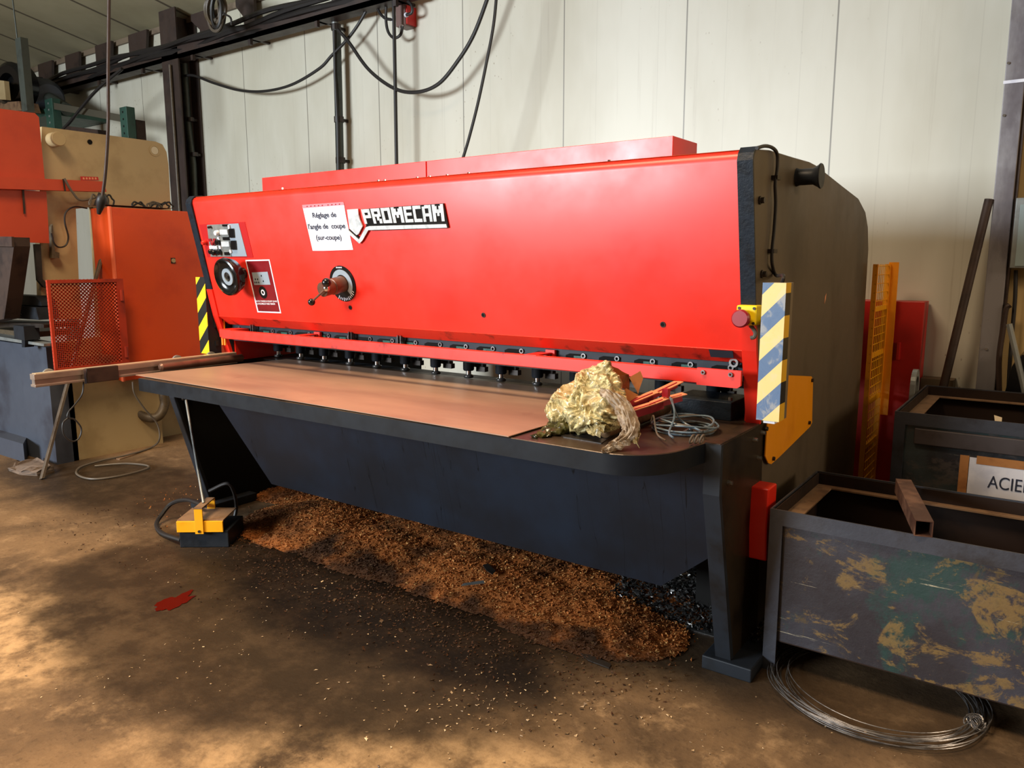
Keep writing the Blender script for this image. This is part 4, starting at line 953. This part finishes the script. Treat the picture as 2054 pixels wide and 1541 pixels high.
def mound(name, balls, mat, parent, vox=.006, disp=.02, tsz=.05, hull=False):
    bm = NB()
    for c, r, s in balls: sphere(bm, c, r, s, 3)
    if hull:
        h_ = bmesh.ops.convex_hull(bm, input=bm.verts); bmesh.ops.delete(bm, geom=list({g for g in h_['geom_interior']+h_['geom_unused'] if isinstance(g, bmesh.types.BMVert)}), context='VERTS')
    me = D.meshes.new('tmp'); bm.to_mesh(me); bm.free(); o = D.objects.new('tmp', me); COL.objects.link(o)
    m = o.modifiers.new('r', 'REMESH'); m.mode = 'VOXEL'; m.voxel_size = vox
    s_ = o.modifiers.new('s', 'SMOOTH'); s_.iterations = 8
    bpy.context.view_layer.update()
    me2 = D.meshes.new_from_object(o.evaluated_get(bpy.context.evaluated_depsgraph_get())); D.objects.remove(o)
    nr = [v.normal.copy() for v in me2.vertices]
    R1 = Matrix.Rotation(.7, 3, 'Y') @ Matrix.Rotation(.4, 3, 'Z'); R2 = Matrix.Rotation(-.6, 3, 'Y') @ Matrix.Rotation(1.1, 3, 'X')
    for v, n_ in zip(me2.vertices, nr):
        p = v.co+Vector((noise.noise(v.co*14), noise.noise(v.co*14+Vector((5, 0, 0))), noise.noise(v.co*14+Vector((0, 5, 0)))))*.035
        q = R1 @ p; q = Vector((q.x, q.y, q.z*.28))/tsz
        q2 = R2 @ p; q2 = Vector((q2.x, q2.y, q2.z*.3))/(tsz*.42)
        v.co += n_*(disp*(.75-2.4*abs(noise.noise(q)))+disp*.55*(.6-2.2*abs(noise.noise(q2)))); v.co.z = max(v.co.z, TZ+.001)
    me2.materials.clear(); me2.name = name
    return obj(name, None, mat, parent, mesh=me2, smooth=True)
bag = thing('plastic_bag', A(1180, 850, Z=TZ), 'crumpled translucent yellow plastic bag on the right end of the table', 'bag')
def BP(x, y, Yv): return A(x, y, Y=Yv)
mound('bag_body', [(BP(1150, 825, 2.26), .075, (1.1, 1, .9)), (BP(1185, 815, 2.26), .08, (1, 1, 1)), (BP(1130, 838, 2.24), .05, (1, 1, .8)), (BP(1200, 780, 2.30), .06, (1, .8, 1.1)), (BP(1213, 755, 2.32), .035, (1, .8, 1.3)), (BP(1170, 790, 2.28), .055, (1, 1, 1)), (BP(1218, 822, 2.22), .055, (1, 1, 1)), (BP(1190, 842, 2.2), .05, (1.3, 1, .6))], M_bag, bag, .0035, .020, .045, True)
def ribbon(name, path, wid, mat, amp=.012, seed=0, th=.0015):
    P = cr(path, 9); n = len(P); m = 18; bm = NB(); g = []
    for i, p in enumerate(P):
        d = (P[min(i+1, n-1)]-P[max(i-1, 0)]).normalized(); u = Vector((1, .15, 0)); u = (u-d*u.dot(d)).normalized(); nn = d.cross(u).normalized()
        if nn.y > 0: nn = -nn
        w2 = wid(i/(n-1)); row = []
        for j in range(m+1):
            a = (j/m-.5)*2; q = p+u*a*w2*(1+.18*noise.noise(Vector((i*.35, a*2, seed))))-nn*(a*a)*w2*.7
            f = (.55-1.9*abs(noise.noise(Vector((a*3.2+seed, i*.07, .3)))))+.5*(.5-1.9*abs(noise.noise(Vector((a*6+seed, i*.22, 3.3)))))
            q = q+nn*amp*f; q.z = max(q.z, TZ+.002); row.append(bm.verts.new(q))
        g.append(row)
    fs = [bm.faces.new((g[i][j], g[i][j+1], g[i+1][j+1], g[i+1][j])) for i in range(n-1) for j in range(m)]
    bmesh.ops.solidify(bm, geom=fs, thickness=th)
    return obj(name, bm, mat, bag, True)
ribbon('pale_fold', [BP(1206, 782, 2.20), BP(1228, 792, 2.16), BP(1246, 812, 2.14), BP(1256, 838, 2.12), BP(1261, 862, 2.11), BP(1247, 880, 2.09), BP(1226, 893, 2.06), BP(1208, 906, 2.03)], lambda t: .010+.020*math.sin(min(1, t*1.15)*3.0)**.6 if t < .97 else .008, M_bagw, .014, 1)
ribbon('short_tail', [BP(1258, 852, 2.12), BP(1268, 868, 2.12), BP(1274, 884, 2.11), BP(1283, 899, 2.09)], lambda t: .012+.012*math.sin(t*5), M_bag, .008, 5)
ribbon('front_fold', [BP(1190, 800, 2.20), BP(1180, 825, 2.17), BP(1190, 850, 2.15), BP(1215, 858, 2.14)], lambda t: .03, M_bag, .014, 9)
mound('olive_tail', [(BP(1125, 858, 2.2), .04, (1.2, 1, .6)), (BP(1108, 866, 2.16), .028, (1.3, 1, .6)), (BP(1090, 873, 2.11), .018, (1.5, .9, .5)), (BP(1072, 875, 2.08), .01, (1.6, .8, .5))], M_bagg, bag, .0035, .009, .03)
# brown paper
cbx = thing('cardboard_piece', A(1260, 800, Z=TZ+.03), 'torn brown cardboard standing up behind the yellow bag', 'cardboard')
def quad(nm, px, mat, par, th=.002, sub=6, amp=.006):
    P = [A(x, y, Y=yy) for x, y, yy in px]; bm = NB(); g = []
    for j in range(sub+1):
        row = []
        for i in range(sub+1):
            u, v = i/sub, j/sub; q = (P[0]*(1-u)+P[1]*u)*(1-v)+(P[3]*(1-u)+P[2]*u)*v
            q = q+Vector((0, 1, 0))*noise.noise(q*25)*amp+Vector((0, 0, 1))*noise.noise(q*31)*amp*.5; row.append(bm.verts.new(q))
        g.append(row)
    fs = [bm.faces.new((g[j][i], g[j][i+1], g[j+1][i+1], g[j+1][i])) for j in range(sub) for i in range(sub)]
    bmesh.ops.solidify(bm, geom=fs, thickness=th)
    return obj(nm, bm, mat, par, True)
quad('upper_flap', ((1202, 737, 2.34), (1216, 728, 2.36), (1262, 752, 2.5), (1205, 756, 2.34)), M_tan, cbx)
quad('side_flap', ((1205, 754, 2.36), (1262, 752, 2.5), (1262, 785, 2.48), (1222, 768, 2.34)), plain('brown_film', (142, 96, 60), (110, 70, 44), .25, sc=20), cbx)
quad('ear_flap', ((1262, 758, 2.5), (1284, 744, 2.5), (1290, 758, 2.48), (1280, 790, 2.42)), M_tan, cbx)
quad('front_flap', ((1242, 790, 2.36), (1256, 780, 2.40), (1281, 792, 2.42), (1248, 819, 2.3)), M_tan, cbx)
quad('inner_flap', ((1220, 765, 2.36), (1230, 775, 2.34), (1243, 790, 2.34), (1226, 788, 2.34)), M_tan, cbx)
rdc = thing('red_card_strip', A(1300, 820, Z=TZ+.06), 'two crimson folded card strips lying between the bag and the wire coil', 'card')
def cardstrip(pa, pb, ya, yb, hh, nm):
    a, b = A(*pa, Y=ya), A(*pb, Y=yb); d = b-a
    bm = NB(); obox(bm, (a+b)/2, d, Vector((0, 0, 1)).cross(d), (d.length, .004, hh)); s1 = obj(nm, bm, M_cardred, rdc)
    bm = NB(); obox(bm, (a+b)/2+Vector((0, .02, hh/2)), d, Vector((0, 0, 1)).cross(d), (d.length, .04, .003)); obj('top_face', bm, M_cardpink, s1)
cardstrip((1262, 815), (1310, 795), 2.36, 2.46, .028, 'rear_strip'); cardstrip((1310, 795), (1358, 772), 2.46, 2.58, .02, 'rear_strip')
cardstrip((1262, 833), (1304, 820), 2.32, 2.38, .032, 'front_strip'); cardstrip((1304, 820), (1330, 810), 2.38, 2.43, .034, 'front_strip'); cardstrip((1330, 808), (1368, 798), 2.44, 2.5, .024, 'front_strip')
bm = NB(); box(bm, A(1328, 780, Y=2.44), A(1344, 796, Y=2.46)); obj('tab', bm, M_cardred, rdc)
# cable coil on the table
wc_ = thing('cable_coil', A(1362, 875, Z=TZ), 'coil of thin blue grey cable on the right end of the table', 'cable')
cc = A(1362, 868, Z=TZ); rA = abs(A(1295, 868, Z=TZ).x-A(1430, 868, Z=TZ).x)/2
random.seed(3)
for k in range(7):
    ph = random.uniform(0, 6.28); ra = rA*random.uniform(.78, 1.0)*1.25; pts = []
    ox, oy = random.uniform(-.012, .012), random.uniform(-.012, .012)
    for i in range(36):
        a = i/36*6.283+ph; pts.append(cc+Vector((ox+ra*math.cos(a), .04+oy+ra*.95*math.sin(a), .005+.004*k+.008*(1+math.sin(a*2+k))*(k > 3))))
    bm = NB(); tube(bm, pts, .0035, 6, True); obj('loop', bm, [M_cablebl, M_cableg][k % 3 == 2], wc_, True)
bm = NB(); tube(bm, cr([A(1344, 797, Y=2.44), A(1352, 820, Y=2.4), A(1352, 840, Y=2.38), A(1342, 868, Z=TZ+.02), A(1350, 878, Z=TZ+.02)]), .0035, 6); tube(bm, cr([A(1347, 800, Y=2.44), A(1357, 832, Y=2.4), A(1375, 850, Y=2.42), A(1410, 866, Z=TZ+.03)]), .0035, 6); obj('loose_lead', bm, M_cablebl, wc_, True)
bm = NB(); tube(bm, cr([A(x, y, Z=z) for x, y, z in ((1306, 845, TZ+.05), (1311, 835, TZ+.07), (1318, 870, TZ+.02), (1335, 884, TZ+.02))]), .003, 6); obj('loose_lead', bm, M_cableg, wc_, True)
for k in range(3):
    c = A(1388+k*10, 886, Z=TZ+.012); bm = NB(); pts = [c+Vector((.004*math.sin(a), .016*math.cos(a), .008+.014*math.sin(a))) for a in [i/12*6.283 for i in range(12)]]; tube(bm, pts, .003, 6, True); obj('binding', bm, M_cableg, wc_, True)
c = A(1366, 870, Z=TZ+.01); bm = NB(); lathe(bm, c, (.6, .7, .35), [(.006, 0), (.006, .03), (.011, .032), (.011, .04)], 10); obj('plug', bm, M_steel, wc_, True)

# ------------------------------------------------------------------ foot pedal
pd = thing('foot_pedal', (-3.45, 2.23, 0), 'yellow and black foot pedal on the floor under the left of the table', 'pedal')
o3 = A(405, 1100, Z=0); uu = Vector((.80, .60, 0)).normalized(); vv = Vector((-.60, .80, 0))
def L3(a, b, z): return o3+uu*a+vv*b+Vector((0, 0, z))
bm = NB(); obox(bm, L3(.01, .13, .045), uu, vv, (.25, .24, .09), .004); obj('base', bm, M_black, pd)
bm = NB(); obox(bm, L3(0, -.005, .118), uu, vv, (.235, .012, .058), .002); obj('front_plate', bm, M_yel, pd)
bm = NB(); obox(bm, L3(0, .10, .148), uu, vv, (.235, .2, .006)); obj('tread', bm, M_dust, pd)
bm = NB(); obox(bm, L3(.0, -.015, .15), uu, vv, (.042, .008, .135), .001); obj('guard_strap', bm, M_yel, pd)
bm = NB(); obox(bm, L3(0, .07, .218), uu, vv, (.042, .18, .006)); obj('guard_strap', bm, M_dust, pd)
bm = NB(); obox(bm, L3(0, .16, .19), uu, vv, (.042, .008, .06), .001); obj('guard_strap', bm, M_yel, pd)
bm = NB(); cyl(bm, L3(0, -.019, .097), L3(0, -.024, .097), .007, seg=10); obj('screw', bm, M_dsteel, pd)
rt = A(373, 803, X=XL+PT+.02); rbm = L3(0, .06, .222); bm = NB(); tube(bm, [rt, rbm], .0065, 8); obj('lift_rod', bm, M_galv, pd, True)
P = [L3(-.02, .12, .19)]+[A(x, y, Z=z) for x, y, z in ((375, 1003, .16), (345, 1010, .1), (325, 1032, .05), (314, 1052, .02), (325, 1070, .015))]+[L3(-.12, .04, .03)]
bm = NB(); tube(bm, cr(P), .012, 8); obj('cable', bm, M_cable, pd, True)
P = [A(x, y, Z=.03) for x, y in ((470, 1040),)]+[A(474, 1015, Z=.1), A(468, 985, Z=.2), A(455, 970, Z=.25), A(420, 985, Z=.2)]
bm = NB(); tube(bm, cr(P), .01, 8); obj('cable', bm, M_cable, pd, True)

# ------------------------------------------------------------------ absorbent granules, swarf, litter
def hmound(x, y):
    def g(cx, cy, rx, ry, h, a=0):
        ca, sa = math.cos(a), math.sin(a); dx, dy = x-cx, y-cy
        u = (dx*ca+dy*sa)/rx; v = (dy*ca-dx*sa)/ry; r = u*u+v*v
        return h*max(0, 1-r)**1.2 if r < 1 else 0
    e1 = noise.noise(Vector((x*3, y*3, 0)))*.25
    h = max(g(-3.25, 2.72, .55, .42, .10, .1), g(-2.75, 2.66, .75, .36, .075, -.05), g(-2.1, 2.66, .8, .34, .07, -.02), g(-1.5, 2.60, .50, .34, .055, .0), g(-4.0, 3.0, .5, .25, .035), g(-2.4, 2.9, 1.5, .3, .07))
    if h <= 0: return 0
    return max(0, h*(1+e1)-.006)+.007*noise.noise(Vector((x*22, y*22, 1)))*min(1, h/.02)
bm = NB(); nx, ny = 260, 110; gx0, gx1, gy0, gy1 = -4.6, -.95, 1.75, 3.3; vg = {}
for j in range(ny+1):
    for i in range(nx+1):
        x = gx0+(gx1-gx0)*i/nx; y = gy0+(gy1-gy0)*j/ny; h = hmound(x, y)
        if h > .0005: vg[i, j] = bm.verts.new((x, y, h+.001))
for j in range(ny):
    for i in range(nx):
        k = [(i, j), (i+1, j), (i+1, j+1), (i, j+1)]
        if all(q in vg for q in k): bm.faces.new([vg[q] for q in k])
random.seed(11)
def chip(bm, p, s, flat=1.0):
    vs = [bm.verts.new(p+Vector((random.uniform(-s, s), random.uniform(-s, s), random.uniform(-s*.3, s)*flat))) for _ in range(4)]
    for q in ((0,1,2),(0,3,1),(1,3,2),(0,2,3)): bm.faces.new([vs[i] for i in q])
cnt = 0
while cnt < 30000:
    x = random.uniform(gx0, gx1); y = random.uniform(gy0, gy1); h = hmound(x, y)
    fr_ = max(0, 1-((x+2.2)/1.35)**2-((y-2.35)/.42)**2)*(.55+noise.noise(Vector((x*2.5, y*2.5, 3))))
    if h > .001 or random.random() < .02+.62*fr_:
        chip(bm, Vector((x, y, max(h, 0)+.002)), random.uniform(.004, .009)); cnt += 1
me = D.meshes.new('absorbent_granules'); bm.to_mesh(me); bm.free()
obj('absorbent_granules', None, M_gran, None, mesh=me, label='heap of orange brown absorbent granules spilled under the shear', cat='granules', kind='stuff')
bm = NB()
for _ in range(1500):
    x = random.uniform(-4.2, .6); y = random.uniform(1.0, 2.6)
    if noise.noise(Vector((x*1.7, y*1.7, 5))) > -.05: chip(bm, Vector((x, y, .002)), random.uniform(.002, .006)*(1.5 if random.random() < .07 else 1), .6)
for _ in range(260):
    p = A(random.gauss(1000, 190), random.gauss(1420, 40), Z=0); chip(bm, p+Vector((0, 0, .002)), random.uniform(.003, .009), .6)
me = D.meshes.new('metal_chips'); bm.to_mesh(me); bm.free()
obj('metal_chips', None, M_chips, None, mesh=me, label='pale metal chips and crumbs strewn over the whole floor', cat='chips', kind='stuff')
bm = NB()
for _ in range(3800):
    x = random.uniform(-1.5, -.93); y = random.uniform(2.75, 3.2); chip(bm, Vector((x, y, .01+.25*(y-2.75))), random.uniform(.006, .016))
box(bm, (-1.5, 2.75, 0), (-.93, 3.2, .003))
for _ in range(500): chip(bm, Vector((random.uniform(-.86, -.74), random.uniform(2.7, 3.0), .055)), random.uniform(.004, .01))
me = D.meshes.new('oily_swarf'); bm.to_mesh(me); bm.free()
obj('oily_swarf', None, M_wet, None, mesh=me, label='black oily swarf glistening beneath the right end of the shear', cat='swarf', kind='stuff')
bm = NB(); pts = []; pc0 = A(352, 1207, Z=.001); pc1 = A(320, 1224, Z=.001); pd_ = (A(386, 1190, Z=.001)-pc1); lg = pd_.length/2; pd_.normalize(); pn_ = Vector((-pd_.y, pd_.x, 0))
for i in range(60):
    a = i/60*6.2832; q = 1+.55*noise.noise(Vector((math.cos(a)*1.6, math.sin(a)*1.6, 2)))+.25*noise.noise(Vector((math.cos(a)*5, math.sin(a)*5, 8)))
    pts.append(pc0+pd_*math.cos(a)*lg*q+pn_*math.sin(a)*.05*q)
prism(bm, pts, (0, 0, .0015)); obj('oil_puddle', bm, M_oil, None, label='small puddle of dark red oil on the floor at left', cat='puddle')
def offcut(px, mat, lb, th=.004):
    bm = NB(); prism(bm, [A(x, y, Z=.075 if y < 1200 else .003) for x, y in px], (0, 0, th)); return obj('metal_offcut', bm, mat, None, label=lb, cat='offcut')
offcut(((925, 1176), (930, 1172), (970, 1166), (972, 1171)), M_galv, 'pale narrow metal strip lying in the granules')
offcut(((968, 1135), (978, 1132), (994, 1146), (988, 1154), (976, 1146)), M_dsteel, 'small bent dark offcut in the granules behind the pale strip')
offcut(((1162, 1311), (1172, 1310), (1226, 1334), (1222, 1342), (1180, 1326)), M_dsteel, 'dark thin offcut on bare floor left of the right column')

# ------------------------------------------------------------------ bins
def bin_(name, X0, X1, Y0, Y1, Zt, Zb, Lg, mats, label, legs):
    t = thing(name, ((X0+X1)/2, (Y0+Y1)/2, 0), label, 'bin')
    mp, mf = mats; T = .004; rw = .055; rh = .055
    zt = Zt-.004
    bm = NB(); box(bm, (X0+.012, Y0+.014, Zb), (X1-.012, Y0+.014+T, zt)); obj('front_panel', bm, mp, t)
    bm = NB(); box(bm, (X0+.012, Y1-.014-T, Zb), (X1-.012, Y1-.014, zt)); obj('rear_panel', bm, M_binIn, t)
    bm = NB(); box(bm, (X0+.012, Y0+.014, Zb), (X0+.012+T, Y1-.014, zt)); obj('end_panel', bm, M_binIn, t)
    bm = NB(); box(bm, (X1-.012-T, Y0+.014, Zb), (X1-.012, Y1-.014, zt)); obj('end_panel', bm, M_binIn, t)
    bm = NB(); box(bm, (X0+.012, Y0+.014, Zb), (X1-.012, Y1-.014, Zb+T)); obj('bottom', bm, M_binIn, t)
    # angle iron rim: upright leg outside, flat leg inside lower down
    for nm, a, b, a2, b2 in (('rim', (X0, Y0, Zt-rh), (X1, Y0+.006, Zt), (X0+.006, Y0+.006, Zt-rh), (X1-.006, Y0+.02, Zt-rh+.006)),
                     ('rim', (X0, Y1-.006, Zt-rh), (X1, Y1, Zt), (X0+.006, Y1-rw, Zt-rh), (X1-.006, Y1-.006, Zt-rh+.006)),
                     ('rim', (X0, Y0+.006, Zt-rh), (X0+.006, Y1-.006, Zt), (X0+.006, Y0+.02, Zt-rh), (X0+rw+.02, Y1-rw, Zt-rh+.006)),
                     ('rim', (X1-.006, Y0+.006, Zt-rh), (X1, Y1-.006, Zt), (X1-rw, Y0+.02, Zt-rh), (X1-.006, Y1-rw, Zt-rh+.006))):
        bm = NB(); box(bm, a, b); r_ = obj(nm, bm, mf, t)
        bm = NB(); box(bm, a2, b2); obj('dusty_flange', bm, M_dust, r_)
    for (lx, ly) in legs:
        sx = 1 if lx == X0 else -1; sy = 1 if ly == Y0 else -1
        bm = NB(); box(bm, (lx, ly, Lg), (lx+sx*.045, ly+sy*.006, Zt-rh)); box(bm, (lx, ly+sy*.006, Lg), (lx+sx*.006, ly+sy*.045, Zt-rh)); obj('leg', bm, mf, t)
    return t
BZ = .6
zb = A(1565, 1288, Y=2.64).z
b1 = bin_('scrap_bin', -.777, .55, 2.626, 3.232, BZ, zb, 0, (M_bin, M_binframe), 'dark scrap bin with peeling yellow paint at the lower right corner', [(-.777, 2.626), (-.777, 3.232), (.55, 2.626), (.55, 3.232)])
b2 = bin_('scrap_bin', -.573, 1.3, 3.69, 4.59, .8, .25, 0, (M_bin2, M_binframe), 'teal grey scrap bin behind, carrying a white paper sign', [(-.573, 3.69), (-.573, 4.59), (1.3, 3.69), (1.3, 4.59)])
bm = NB(); box(bm, (-.49, 3.684, .665), (1.3, 3.70, .735), .004); obj('front_band', bm, plain('bin_band', (78, 70, 70), (60, 52, 50), .5, .2, sc=9), b2)
# lifting loop
c = A(1828, 795, X=-.60); bm = NB(); pts = []
for i in range(15):
    a = math.pi*i/14; pts.append((0, c.y-.075*math.cos(a), c.z+.05+.09*math.sin(a)))
out = [(c.y-.085, .70)]+[(y, z) for _, y, z in pts]+[(c.y+.085, .70)]
inn = [(c.y+.05, .70)]+[(c.y-.05*math.cos(math.pi*(1-i/10)), c.z+.05+.055*math.sin(math.pi*i/10)) for i in range(11)]+[(c.y-.05, .70)]
prism(bm, [(-.60, y, z) for y, z in out+inn], (.022, 0, 0)); obj('lifting_loop', bm, M_galv, b2)
sg = thing('bin_sign', A(1990, 980, Y=3.68), 'white paper sign printed in black, taped with brown tape on the rear bin', 'sign')
ty = 3.672; a = A(1948, 890, Y=ty); b = A(1944, 1000, Y=ty)
bm = NB(); box(bm, (a.x, ty, .43), (.22, ty+.002, .64)); obj('sheet', bm, M_white, sg)
bm = NB(); box(bm, (a.x-.035, ty-.001, .40), (a.x-.002, ty+.001, .645)); obj('tape', bm, M_tan, sg)
bm = NB(); box(bm, (a.x+.025, ty-.0015, .615), (.22, ty-.0005, .65)); obj('tape', bm, M_tan, sg)
p_ = A(1981, 979, Y=ty); q_ = A(2045, 986, Y=ty)
h_ = (A(1990, 955, Y=ty)-A(1990, 980, Y=ty)).length
text('lettering', 'ACIER', A(1980, 978, Y=ty-.0022), (1, 0, 0), (0, 0, 1), M_ink, sg, width=(q_.x-p_.x)/3.05*4.25, height=h_, ext=.0005)
# square tube over the front bin
near = A(1853, 1062, Z=BZ+.022); near = Vector((A(1853, 1060, Z=BZ+.022).x, 2.55, BZ+.022))
na = A(1853, 1061, Y=2.62); far = A(1811, 975, Z=BZ+.03)
ax = (far-na); ln = ax.length; ax.normalize(); nrm = Vector((0, 0, 1)); sd = ax.cross(nrm).normalized(); up = sd.cross(ax).normalized()
hs = .026; tk = .003; bm = NB()
def sq(p, h): return [bm.verts.new(p+sd*i*h+up*j*h) for i, j in ((-1,-1),(1,-1),(1,1),(-1,1))]
lift = Vector((0, 0, max(0, BZ+hs+.001-na.z)))*0
a1, b1_, a2, b2_ = sq(na, hs), sq(far, hs), sq(na, hs-tk), sq(far, hs-tk)
for i in range(4):
    j = (i+1) % 4
    bm.faces.new((a1[i], a1[j], b1_[j], b1_[i])); bm.faces.new((a2[j], a2[i], b2_[i], b2_[j])); bm.faces.new((a1[j], a1[i], a2[i], a2[j])); bm.faces.new((b1_[i], b1_[j], b2_[j], b2_[i]))
obj('square_tube', bm, M_tube, None, label='rusty square steel tube lying across the front scrap bin', cat='tube')
bm = NB(); prism(bm, [A(x, y, Y=3.76) for x, y in ((1994, 833), (2010, 838), (2009, 848), (1996, 850))], (.0, .003, 0)); bm2 = None
sc_ = obj('wood_scrap', bm, plain('pale_wood', (226, 196, 150), None, .7), b2)
bm = NB()
random.seed(5)
cx_, cy_ = -.42, 2.68
wl = thing('wire_coil', (cx_, cy_, 0), 'loose coil of thin bright wire on the floor under the front bin', 'wire')
for k in range(14):
    ra = .31+random.uniform(-.03, .02); ox, oy = random.uniform(-.02, .02), random.uniform(-.012, .02); pts = []
    for i in range(64):
        a = i/64*6.283; r2 = ra+.006*math.sin(a*3+k)
        pts.append((cx_+ox+r2*math.cos(a), cy_+oy+r2*math.sin(a)*.98, .004+.0025*k*(.5+.5*math.cos(a-4.7))+.001*k))
    bm = NB(); tube(bm, pts, .0016, 5, True); obj('strand', bm, M_wire, wl, True)
c = A(1955, 1455, Z=.02)
bm = NB()
for k in range(16):
    a = k*1.1; pts = [c+Vector((.02*math.cos(a+t*.9)+.01*math.sin(k), .018*math.sin(a+t)+.012*math.cos(k*2), .012+.012*math.sin(t+k))) for t in [i*.6 for i in range(9)]]
    tube(bm, pts, .0014, 5)
obj('twisted_end', bm, M_wire, wl, True)

# ------------------------------------------------------------------ behind right
XM = -.83
g = thing('mesh_guard', (-.8, 4.6, 0), 'tall orange yellow wire mesh safety guard behind the right of the shear', 'guard')
ga = A(1744, 530, X=XM); gb = A(1788, 530, X=XM); ya, yb = 4.41, 4.78; zt2 = ga.z
gz0, gz1 = .05, A(1770, 530, X=XM).z
bm = NB(); box(bm, (XM-.012, ya, gz0), (XM+.012, ya+.025, gz1)); box(bm, (XM-.012, yb-.025, gz0), (XM+.012, yb, gz1)); box(bm, (XM-.012, ya, gz0), (XM+.012, yb, gz0+.025)); obj('frame', bm, M_orange_y, g)
bm = NB()
for i in range(8): y = ya+.03+i*(yb-ya-.05)/7; tube(bm, [(XM, y, gz0), (XM, y, gz1)], .0025, 5)
for i in range(30): z = gz0+.03+i*(gz1-gz0-.04)/29; tube(bm, [(XM+.004, ya, z), (XM+.004, yb, z)], .0025, 5)
obj('wire_mesh', bm, M_yel, g)
for z in (.45, .70, .95, 1.2):
    bm = NB(); box(bm, (XM-.01, ya+.02, z-.012), (XM+.008, yb-.02, z+.012)); obj('cross_bar', bm, M_yel, g)
bm = NB(); ta = A(1777, 850, X=XM).z; box(bm, (XM-.0, yb-.0, .58), (XM+.05, yb+.01, gz1+.01)); obj('edge_strip', bm, M_orange_y, g)
rc_ = thing('red_cabinet', (-.65, 4.8, 0), 'plain dark red cabinet against the wall behind the yellow mesh guard', 'cabinet')
ra_ = A(1700, 603, Y=4.82); rb_ = A(1855, 606, Y=4.82)
bm = NB(); box(bm, (-.98, 4.82, .0), (rb_.x, 4.98, rb_.z), .003); obj('body', bm, M_redbox, rc_)
bm = NB(); c = A(1803, 704, Y=4.81); box(bm, c-Vector((.008, .03, .05)), c+Vector((.008, .01, .05)), .003); obj('handle', bm, M_redbox, rc_)
a = A(1984, 400, Y=4.9); b = A(1893, 776, Y=4.78); d = (b-a); b = a+d*(a.z/(-d.z)) if d.z < 0 else b
bm = NB(); cyl(bm, a, b+Vector((0, 0, .02)), .022); obj('leaning_pole', bm, M_rust, None, True, label='dark round pole leaning against the wall behind the bins', cat='pole')
a = A(1848, 758, Y=4.9); b = A(1912, 778, Y=4.9); bm = NB(); box(bm, (a.x, 4.88, 0), (b.x, WY-.002, a.z)); obj('wall_box', bm, plain('olive_box', (112, 98, 76), None, .6), None, label='low olive grey box against the wall behind the leaning pole', cat='box')
eb2 = thing('electrical_box', A(2050, 540, Y=4.9), 'grey wall mounted electrical box at the right edge of the photo', 'box')
a = A(2037, 398, Y=4.9); b = A(2028, 538, Y=4.9); bm = NB(); box(bm, ((a.x+b.x)/2, 4.86, b.z), ((a.x+b.x)/2+.35, WY+.019, a.z), .004); obj('enclosure', bm, M_galv, eb2)
bm = NB(); a = A(2047, 410, Y=4.85); box(bm, (a.x, 4.855, b.z+.01), (a.x+.3, 4.861, a.z), .002); obj('door', bm, plain('box_door', (150, 166, 168), None, .4, .2), eb2)
bm = NB(); tube(bm, cr([A(x, y, Y=4.93) for x, y in ((2038, 542), (2036, 600), (2031, 660), (2025, 740), (2022, 800))]), .01, 8); obj('cable', bm, M_cable, eb2, True)
bm = NB(); tube(bm, cr([A(x, y, Y=4.9) for x, y in ((2026, 612), (2018, 620), (2012, 660), (2004, 720), (2004, 790))]), .014, 8); obj('hose', bm, M_rust, None, True, label='brown hose hanging on the cream wall right of the grey corner column', cat='hose')
tr = thing('hand_trolley', A(2040, 800, Y=4.7), 'black trolley frame with a pale strut, partly seen at the right edge', 'trolley')
bm = NB(); a = A(2012, 775, Y=4.68); prism(bm, [A(x, y, Y=4.68) for x, y in ((2012, 800), (2030, 735), (2050, 712), (2120, 712), (2120, 900), (2012, 900))], (0, .2, 0)); obj('body', bm, M_wetblack, tr)
bm = NB(); tube(bm, [A(2024, 650, Y=4.65), A(2052, 770, Y=4.65), A(2060, 810, Y=4.65)], .014, 8); obj('strut', bm, M_galv, tr, True)

for m_ in D.materials:
    if m_.name in ('black_paint', 'navy_black_paint', 'dark_frame_paint', 'chute_paint', 'table_edge_paint', 'beam_grey', 'oily_black_steel', 'black_inside', 'bin_inside'):
        m_.node_tree.nodes['Principled BSDF'].inputs['Specular IOR Level'].default_value = .22
